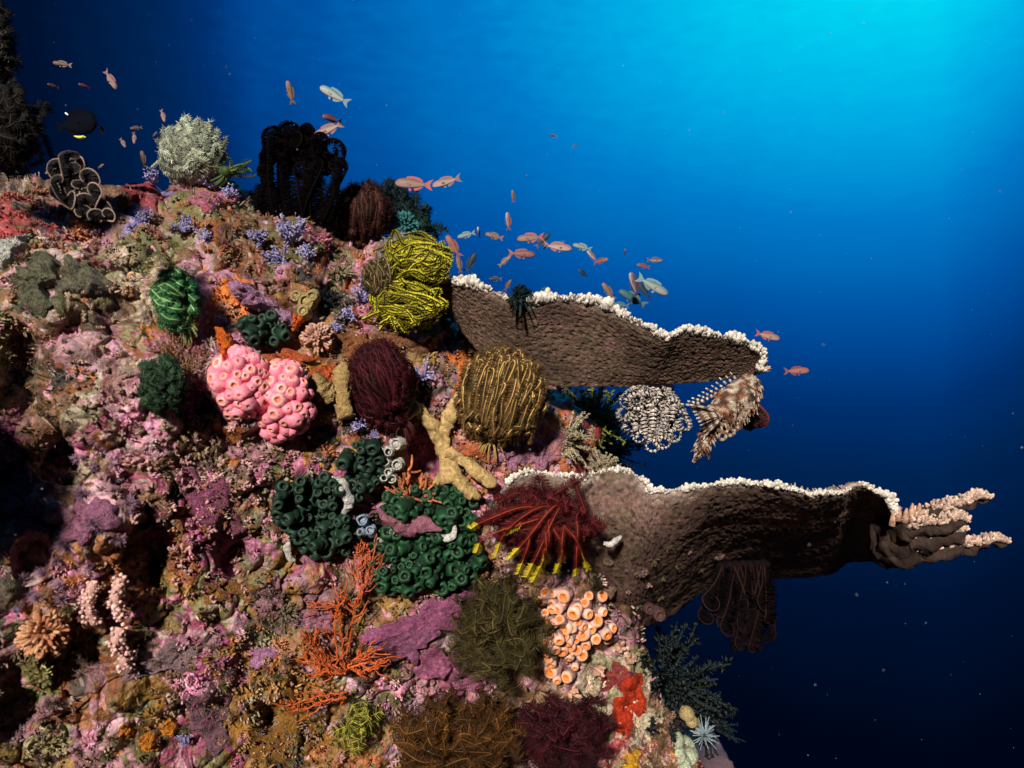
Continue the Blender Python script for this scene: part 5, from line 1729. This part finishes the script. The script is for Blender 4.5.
# ------------------------------------------------------------------ fish
def fish_parts(pal, deep=1.0, seed=0):
    """meshes of a slim reef fish one unit long, nose at +x, back at +z"""
    back, side, belly, fin = [np.array(c) for c in pal]
    mb = MB()
    ns, na = 22, 14
    xs = np.linspace(.5, -.34, ns)
    u = (0.5 - xs) / .84
    top = .150 * deep * np.sin(np.clip(u, 0, 1) ** .62 * math.pi * .97) ** .8 + .022
    bot = .135 * deep * np.sin(np.clip(u, 0, 1) ** .66 * math.pi * .97) ** .8 + .020
    wid = .075 * np.sin(np.clip(u, 0, 1) ** .55 * math.pi * .97) ** .8 + .008
    top[0] = bot[0] = wid[0] = .006
    V, C = [], []
    for i in range(ns):
        for j in range(na):
            a = 2 * math.pi * j / na
            z = math.cos(a)
            V.append((xs[i], wid[i] * math.sin(a), (top[i] if z > 0 else bot[i]) * z))
            c = side + (back - side) * max(0, z) if z > 0 else side + (belly - side) * min(1, -z * 1.4)
            C.append(c)
    i = np.arange(ns - 1)[:, None] * na
    j = np.arange(na)[None, :]
    k = (j + 1) % na
    q = np.stack((i + j, i + k, i + na + k, i + na + j), -1).reshape(-1, 4)
    mb.add(V, q, None, C)
    body = mb.mesh("body", M_FISH)

    def fin_mesh(nm, pts, col, y0=0.0, th=.006, tilt=0.0):
        m = MB()
        p = np.array([(x, y0 + tilt * abs(z), z) for x, z in pts])
        n = len(p)
        c = p.mean(0)
        v = np.vstack((p + (0, th / 2, 0), p - (0, th / 2, 0), c + (0, th, 0), c - (0, th, 0)))
        t = []
        qd = []
        for a in range(n):
            b = (a + 1) % n
            t += [(a, b, 2 * n), (n + b, n + a, 2 * n + 1)]
            qd.append((b, a, n + a, n + b))
        m.add(v, qd, t, col)
        return m.mesh(nm, M_FIN, smooth=False)
    tail = fin_mesh("tail_fin", [(-.31, .022), (-.36, .06), (-.44, .115), (-.56, .165), (-.50, .07), (-.47, 0), (-.50, -.07), (-.55, -.155), (-.43, -.11), (-.36, -.06), (-.31, -.02)], fin)
    h = top.max()
    dors = fin_mesh("dorsal_fin", [(.22, h * .82), (.17, h + .05), (.02, h + .065), (-.14, h * .9 + .055), (-.25, h * .55 + .05), (-.29, .035), (-.18, h * .55), (0, h * .9), (.12, h * .92)], fin)
    anal = fin_mesh("anal_fin", [(-.02, -h * .80), (-.06, -h - .045), (-.16, -h * .8 - .045), (-.27, -h * .45 - .02), (-.28, -.03), (-.15, -h * .55)], fin)
    pelv = fin_mesh("pelvic_fin", [(.14, -h * .78), (.08, -h - .055), (.03, -h - .03), (.07, -h * .75)], fin * 1.1)
    pec = []
    for sg in (-1, 1):
        m = MB()
        p = np.array([(.20, sg * .066, -.02), (.12, sg * .086, .0), (.05, sg * .088, -.02), (.06, sg * .085, -.05), (.14, sg * .075, -.05)])
        v = np.vstack((p, p + (0, sg * .006, 0)))
        m.add(v, [(0, 1, 6, 5), (1, 2, 7, 6), (2, 3, 8, 7), (3, 4, 9, 8), (4, 0, 5, 9)], [(0, 1, 2), (0, 2, 3), (0, 3, 4), (5, 7, 6), (5, 8, 7), (5, 9, 8)], side * 1.05)
        pec.append(m.mesh("pectoral_fin", M_FIN))
    eyes = []
    for sg in (-1, 1):
        m = MB()
        yy = np.interp(.38, xs[::-1], wid[::-1]) * .80
        v, f = ico(2)
        c = np.where((v[:, 1] * sg > .75)[:, None], np.array((.01, .01, .012)), np.array((.45, .34, .25)))
        m.add(v * (.024, .012, .024) + (.385, sg * yy, .028), None, f, c)
        eyes.append(m.mesh("eye", M_FISH))
    return [("body", body), ("tail_fin", tail), ("dorsal_fin", dors), ("anal_fin", anal), ("pelvic_fin", pelv), ("pectoral_fin", pec[0]), ("pectoral_fin", pec[1]), ("eye", eyes[0]), ("eye", eyes[1])]


FP = {
    'pink': fish_parts([(.19, .095, .080), (.23, .14, .125), (.44, .38, .39), (.18, .085, .08)], .78),
    'red': fish_parts([(.17, .055, .042), (.21, .078, .065), (.27, .15, .16), (.17, .045, .045)], .82),
    'brown': fish_parts([(.13, .07, .045), (.18, .11, .08), (.26, .20, .17), (.12, .065, .045)], .78),
    'rosy': fish_parts([(.20, .12, .075), (.31, .17, .145), (.46, .36, .34), (.32, .045, .05)], .84),
    'silver': fish_parts([(.08, .20, .22), (.30, .36, .36), (.50, .48, .46), (.10, .20, .22)], .78),
    'dark': fish_parts([(.012, .025, .045), (.02, .04, .065), (.05, .07, .10), (.012, .025, .04)], .85),  # far fish as silhouettes, the water haze put into their colour
    'teal': fish_parts([(.02, .09, .12), (.04, .13, .16), (.10, .19, .22), (.02, .08, .11)], .75),  # teal of the water haze put into the scale colour
    'violet': fish_parts([(.08, .045, .06), (.14, .08, .10), (.46, .40, .40), (.07, .04, .06)], .85),
}


def fish(kind, label, px, py, L, ang, Y, toward=0.0, roll=0.0, name="reef_fish", group="small reef fish"):
    """ang: direction of the nose in the picture, degrees anticlockwise from right; toward: turn out of the picture plane"""
    a, b = math.radians(ang), math.radians(toward)
    d = np.array((math.cos(a) * math.cos(b), -math.sin(b), math.sin(a) * math.cos(b)))
    up = np.array((0, 0, 1.0)) if abs(d[2]) < .8 else np.array((-math.copysign(1, d[2]) * (1 if math.cos(a) >= 0 else -1), -.2, 0.15))
    y = unit(np.cross(up, d))
    z = np.cross(d, y)
    if roll:
        r = math.radians(roll)
        y, z = y * math.cos(r) + z * math.sin(r), z * math.cos(r) - y * math.sin(r)
    s = L * (.9 if group else 1) * Y / F
    o = empty(name, at(px, py, Y), label, "fish", group)
    M = np.eye(4)
    M[:3, :3] = np.stack((d, y, z), 1) * s
    M[:3, 3] = at(px, py, Y)
    o.matrix_world = Matrix(M.tolist())
    for nm, me in FP[kind]:
        c = bpy.data.objects.new(nm, me)
        COL.objects.link(c)
        c.parent = o
    return o


FISH = [
    ('brown', "pale brown fish swimming level, topmost at the upper left", 62, 64, 19, 175, 1.9, 10), ('pink', "pinkish fish diving down and right at the upper left, its belly white", 111, 80, 24, -58, 1.9, 0),
    ('brown', "tiny brown fish facing the camera above the black fish", 53, 86, 12, 180, 2.1, 62), ('red', "tiny reddish fish facing the camera left of the diving one", 84, 86, 12, 180, 2.1, 62),
    ('pink', "small pale fish just right of the black fish's tail", 101, 129, 15, -55, 2.0, 10), ('brown', "small dull fish, upper one of the huddle left of the pale ball", 136, 128, 12, 200, 2.2, 30),
    ('pink', "small upright fish, middle one of the huddle left of the pale ball", 134, 138, 14, -80, 2.2, 10), ('pink', "small slanting fish, left one of the huddle beside the pale ball", 123, 143, 13, -55, 2.2, 10),
    ('brown', "tiny brown fish nearest the pale ball's top left", 155, 134, 9, 20, 2.3, 30), ('pink', "small upright pinkish fish above the pale ball's left shoulder", 163, 116, 15, -70, 2.2, 5),
    ('brown', "slim upright brown fish beside the pale ball's left side", 143, 159, 19, 100, 2.1, 0), ('brown', "tiny brown fish low over the crest by the pale ribbed feather star", 101, 166, 9, 20, 2.2, 20),
    ('brown', "brown fish hovering upright over the black feather star", 290, 92, 24, 100, 2.2, 15), ('silver', "silver green fish heading up and left, above the black feather star", 334, 95, 36, 150, 2.0, 0),
    ('red', "reddish green fish half turned away above the pinkish pair by the black feather star", 331, 119, 22, 180, 2.25, 50), ('pink', "pinkish brown fish touching the black feather star's top", 328, 130, 34, 205, 2.1, 0),
    ('rosy', "rosy fish with a red tail, left one of the level pair beside the black star", 413, 184, 40, 176, 2.0, 0), ('pink', "pink fish with raised red tail, right one of the level pair", 446, 182, 32, 196, 2.05, 0),
    ('brown', "tiny brown fish, topmost over the middle of the school", 513, 196, 13, 95, 2.3, 15), ('pink', "small upright pink fish above the school", 508, 221, 19, 95, 2.2, 20),
    ('silver', "pale fish, left one of the row of three left of the school's middle", 466, 235, 20, 195, 2.2, 0), ('violet', "brownish fish facing the camera in the row of three", 479, 233, 18, 100, 2.15, 55),
    ('brown', "light brown fish, right one of the row of three", 494, 236, 20, 165, 2.25, 0), ('red', "orange brown fish slanting up beside the yellow feather star", 453, 246, 28, 122, 2.0, 0),
    ('brown', "dim brown fish upright beside the yellow feather star's edge", 459, 264, 19, 100, 2.15, 10), ('dark', "dark teal fish slanting above the upper table coral's left end", 471, 262, 23, 62, 2.2, 0),
    ('rosy', "pink fish in the middle of the school, upper one of the middle pair", 530, 238, 29, 185, 2.0, 0), ('dark', "thin dark blue fish behind the upper middle pink fish", 543, 240, 22, 45, 2.4, 0),
    ('red', "red fish heading right, lower one of the middle pair", 522, 254, 29, -4, 2.0, 0), ('brown', "tan fish half hidden behind the red one's tail", 505, 261, 17, 40, 2.2, 0),
    ('pink', "pink fish right of the middle pair, tail hanging down", 558, 247, 31, -8, 2.05, 0), ('silver', "silver blue fish right of the middle of the school", 582, 247, 21, 165, 2.2, 0),
    ('pink', "pinkish fish slanting beneath the silver blue one", 592, 256, 16, 135, 2.2, 10), ('red', "small red fish just right of the slanting pinkish one", 601, 261, 17, 10, 2.15, 30),
    ('red', "tiny red fish alone in the right part of the school", 625, 253, 12, 100, 2.3, 50), ('violet', "tiny blue and white fish, rightmost of the school", 655, 260, 17, 0, 2.2, 0),
    ('red', "small red fish left of the tiny blue and white one", 643, 266, 15, 170, 2.25, 10), ('dark', "small dark blue fish below the school's middle", 583, 273, 15, 150, 2.5, 30),
    ('brown', "tan fish slanting down above the upper table coral's rim", 608, 291, 22, 125, 2.0, 0), ('violet', "dark fish with a white belly, left of the bunch above the plate", 634, 284, 28, 110, 2.0, 20),
    ('silver', "silver fish slanting down right in the bunch above the plate", 653, 286, 38, -30, 1.95, 0), ('teal', "dark teal fish at the bottom of the bunch above the plate", 632, 298, 34, 150, 2.1, 0),
    ('dark', "dark blue fish hidden in the middle of the bunch above the plate", 644, 290, 22, 130, 2.1, 10), ('teal', "flat teal fish low over the plate's rim near the bunch", 620, 305, 20, 175, 2.2, 0),
    ('dark', "dim blue fish low over the upper table coral's left part", 495, 279, 15, 180, 2.3, 0), ('brown', "small pale fish upright on the rim left of the dark teal feather star", 508, 285, 14, 60, 2.1, 0),
    ('rosy', "oval brownish pink fish off the right end of the upper table coral", 768, 336, 26, -15, 1.9, 5), ('red', "red brown fish heading right, farthest out beyond the upper table coral", 797, 371, 27, 2, 1.95, 0),
    ('dark', "tiny dark fish far off in the upper middle water", 553, 136, 9, 170, 4.0, 0), ('dark', "tiny dark fish far up in the water above the school", 575, 146, 7, 30, 4.2, 0),
]
for f in FISH:
    fish(*f)


def black_fish():
    global M_FISH, M_FIN
    keep = M_FISH, M_FIN
    M_FISH = M_FIN = organic('black_scales', .85, .1, 300, .2, 100, .03)
    FP['disc'] = fish_parts([(.002, .003, .007), (.003, .004, .009), (.003, .004, .008), (.002, .003, .006)], 2.0)
    M_FISH, M_FIN = keep
    o = fish('disc', "deep bodied black fish with a white dash and yellow streak near the tail", 77, 124, 40, 8, 1.75, 0, name="angelfish", group=None)
    mb = MB()
    for (a, b, c) in (((-.16, .24), (-.24, .30), (.80, .82, .80)), ((-.10, -.30), (.16, -.335), (.66, .72, .12))):
        n = 9
        u = np.linspace(0, 1, n)
        x = a[0] + (b[0] - a[0]) * u
        z = a[1] + (b[1] - a[1]) * u - .03 * np.sin(u * math.pi) * (1 if a[1] < 0 else 0)
        w = .026 * np.sin(u * math.pi) ** .6 + .004
        for sg in (-1, 1):
            y = np.full(n, sg * .040)
            v = np.concatenate((np.stack((x, y, z + w), 1), np.stack((x, y, z - w), 1), np.stack((x, y * .5, z - w), 1), np.stack((x, y * .5, z + w), 1)))
            q = []
            for k in range(n - 1):
                for r in range(4):
                    r2 = (r + 1) % 4
                    q.append((r * n + k, r * n + k + 1, r2 * n + k + 1, r2 * n + k))
            mb.add(v, q, None, c)
    m = mb.mesh("streak", M_FIN)
    c = bpy.data.objects.new("streak", m)
    COL.objects.link(c)
    c.parent = o


black_fish()


def mottled_fish():
    """a scorpionfish-like fish hanging nose up under the end of the upper table coral"""
    base = at(724, 412, 1.86)
    s = 1.86 / F
    root = empty("lionfish", base, "brown and white mottled lionfish hanging nose up under the upper table coral", "fish")
    r2 = random.Random(3)

    def blotch(P, seed):
        n1 = fbm(P, 105, 3, seed)
        n2 = fbm(P, 110, 2, seed + 7)
        c = np.tile(np.array((.40, .26, .17)), (len(P), 1))
        c[n1 > .10] = (.66, .56, .44)
        c[n1 < -.22] = (.13, .055, .03)
        c[n2 > .55] = (.05, .03, .025)
        c[(n1 > -.22) & (n1 < -.08)] = (.34, .12, .06)
        return c
    mb = MB()
    pts = smooth_path([at(753, 376, 1.85), at(747, 390, 1.84), at(733, 405, 1.83), at(718, 418, 1.84), at(710, 430, 1.86)], 34)
    rad = np.interp(np.linspace(0, 1, 34), [0, .12, .3, .55, .8, 1], [5, 11, 18, 20, 13, 7]) * s
    add_tube(mb, pts, rad, (.4, .3, .2), 22, flat=.62, ref=(0, 0, 1), noise=.003)
    mb.c[-1] = blotch(mb.v[-1], 3)
    mb.build("body", M_SPONGE, root)
    mb = MB()
    pts = smooth_path([at(711, 430, 1.86), at(706, 441, 1.85), at(700, 452, 1.85), at(694, 461, 1.85)], 20)
    add_tube(mb, pts, np.array([8, 7.4, 6.8, 6.4, 6, 6, 5.6, 5.4, 5.2, 5, 5, 4.8, 4.6, 4.4, 4.2, 4, 3.6, 3.2, 2.6, 2]) * s, (.4, .3, .2), 12, flat=.5, noise=.002)
    mb.c[-1] = blotch(mb.v[-1], 9)
    mb.build("tail", M_SPONGE, root)
    mb = MB()
    ctr = smooth_path([at(753, 376, 1.85), at(747, 390, 1.84), at(733, 405, 1.83), at(718, 418, 1.84), at(710, 430, 1.86), at(700, 452, 1.85)], 40)
    for k in range(260):
        q = r2.randrange(1, 40)
        a = r2.uniform(0, 6.28)
        tn = unit(ctr[q] - ctr[q - 1])
        e1 = unit(np.cross(tn, (0, 1.0, 0)))
        d = unit(e1 * math.cos(a) - np.array((0, 1, 0)) * abs(math.sin(a)) * .7 + tn * r2.uniform(.2, 1.0))
        rq = np.interp(q / 39, [0, .1, .25, .45, .65, .8, 1], [5, 11, 17, 19, 12, 7, 5]) * s
        p = ctr[q] + (e1 * math.cos(a) - np.array((0, 1, 0)) * abs(math.sin(a)) * .62) * rq * .92
        l = r2.uniform(2.5, 7) * s
        add_tube(mb, [p, p + d * l * .6, p + d * l + np.array((0, 0, -l * .3))], np.array((1.5, 1.2, .5)) * s, (.4, .3, .2), 4)
        mb.c[-1] = blotch(mb.v[-1], 3)
    mb.build("skin_tassels", M_SPONGE, root)
    # spines along the back, banded
    for k in range(11):
        u = k / 10
        a = at(740 - 44 * u, 384 + 22 * u, 1.85)
        d = unit(np.array((-.55 - .3 * u, -.12, .62 - .5 * u)))
        L = r2.uniform(11, 17) * s
        p = np.array([a + d * L * q for q in np.linspace(0, 1, 12)])
        mb = MB()
        c = np.array([(.70, .66, .58) if (q // 2) % 2 else (.06, .04, .035) for q in range(12)])
        add_tube(mb, p, np.linspace(1.9, .8, 12) * s, c, 6, flat=.6)
        mb.build("spine", M_SPONGE, root)
    # fan of rays of the breast fin, reaching left
    mb = MB()
    rays = []
    for k in range(10):
        u = k / 9
        a = at(722, 416, 1.82)
        e = at(690 + 16 * u, 405 + 30 * u, 1.82 + .02 * math.sin(k))
        p = smooth_path([a, (a + e) / 2 + np.array((0, -.02, .006)), e], 16)
        rays.append(p)
        c = np.array([(.62, .52, .42) if (q // 2) % 2 else (.16, .08, .05) for q in range(16)])
        add_tube(mb, p, np.linspace(1.7, 1.1, 16) * s, c, 6)
    for k in range(9):
        v = np.vstack((rays[k], rays[k + 1]))
        q = [(i, i + 1, 16 + i + 1, 16 + i) for i in range(13)]
        mb.add(v + np.array((0, .0015, 0)), q, None, blotch(v, 14) * .6)
    mb.build("pectoral_fin", M_SPONGE, root)
    # frilled edge with curled feelers on the lower side
    for (x, y) in ((742, 408), (737, 420), (730, 432), (722, 436), (748, 398), (734, 427)):
        mb = MB()
        p = [at(x - 5, y - 6, 1.83)]
        for q in range(14):
            a = q / 13 * 5.2 - .8
            p.append(at(x + 4.5 * math.cos(a) * (1 - q * .03), y + 4.5 * math.sin(a) * (1 - q * .03), 1.825 - .0008 * q))
        add_tube(mb, smooth_path(p, 20), np.linspace(2.0, 1.2, 20) * s, np.array([(.56, .46, .36) if (q // 3) % 2 else (.24, .13, .08) for q in range(20)]), 7)
        mb.build("feeler", M_SPONGE, root)
    mb = MB()
    add_ball(mb, at(746, 383, 1.825), np.array((3.2, 2.4, 3.2)) * s, (.30, .12, .06), 2)
    add_ball(mb, at(746, 383, 1.8195), np.array((1.6, 1.4, 1.6)) * s, (.01, .01, .01), 2)
    mb.build("eye", M_FISH, root)


mottled_fish()

def plankton():
    r2 = random.Random(9)
    mb = MB()
    for _ in range(420):
        x, y, Y = r2.uniform(-60, 1090), r2.uniform(-40, 800), r2.uniform(.9, 3.6)
        b = at(x, y, Y)
        sz = r2.uniform(.0004, .0011)
        d = unit(np.array((r2.gauss(0, 1), r2.gauss(0, 1), r2.gauss(0, 1))))
        v, f = ico(1)
        mb.add((v * np.array((1, 1, r2.uniform(1, 3)))) @ basis(d).T * sz + b, None, f, (.30, .34, .34))
    tag(mb.build("plankton", M_GROW), "fine pale specks drifting in the open water", None, None, 'stuff')


plankton()

for o in bpy.data.objects:
    if '_org' in o:
        del o['_org']
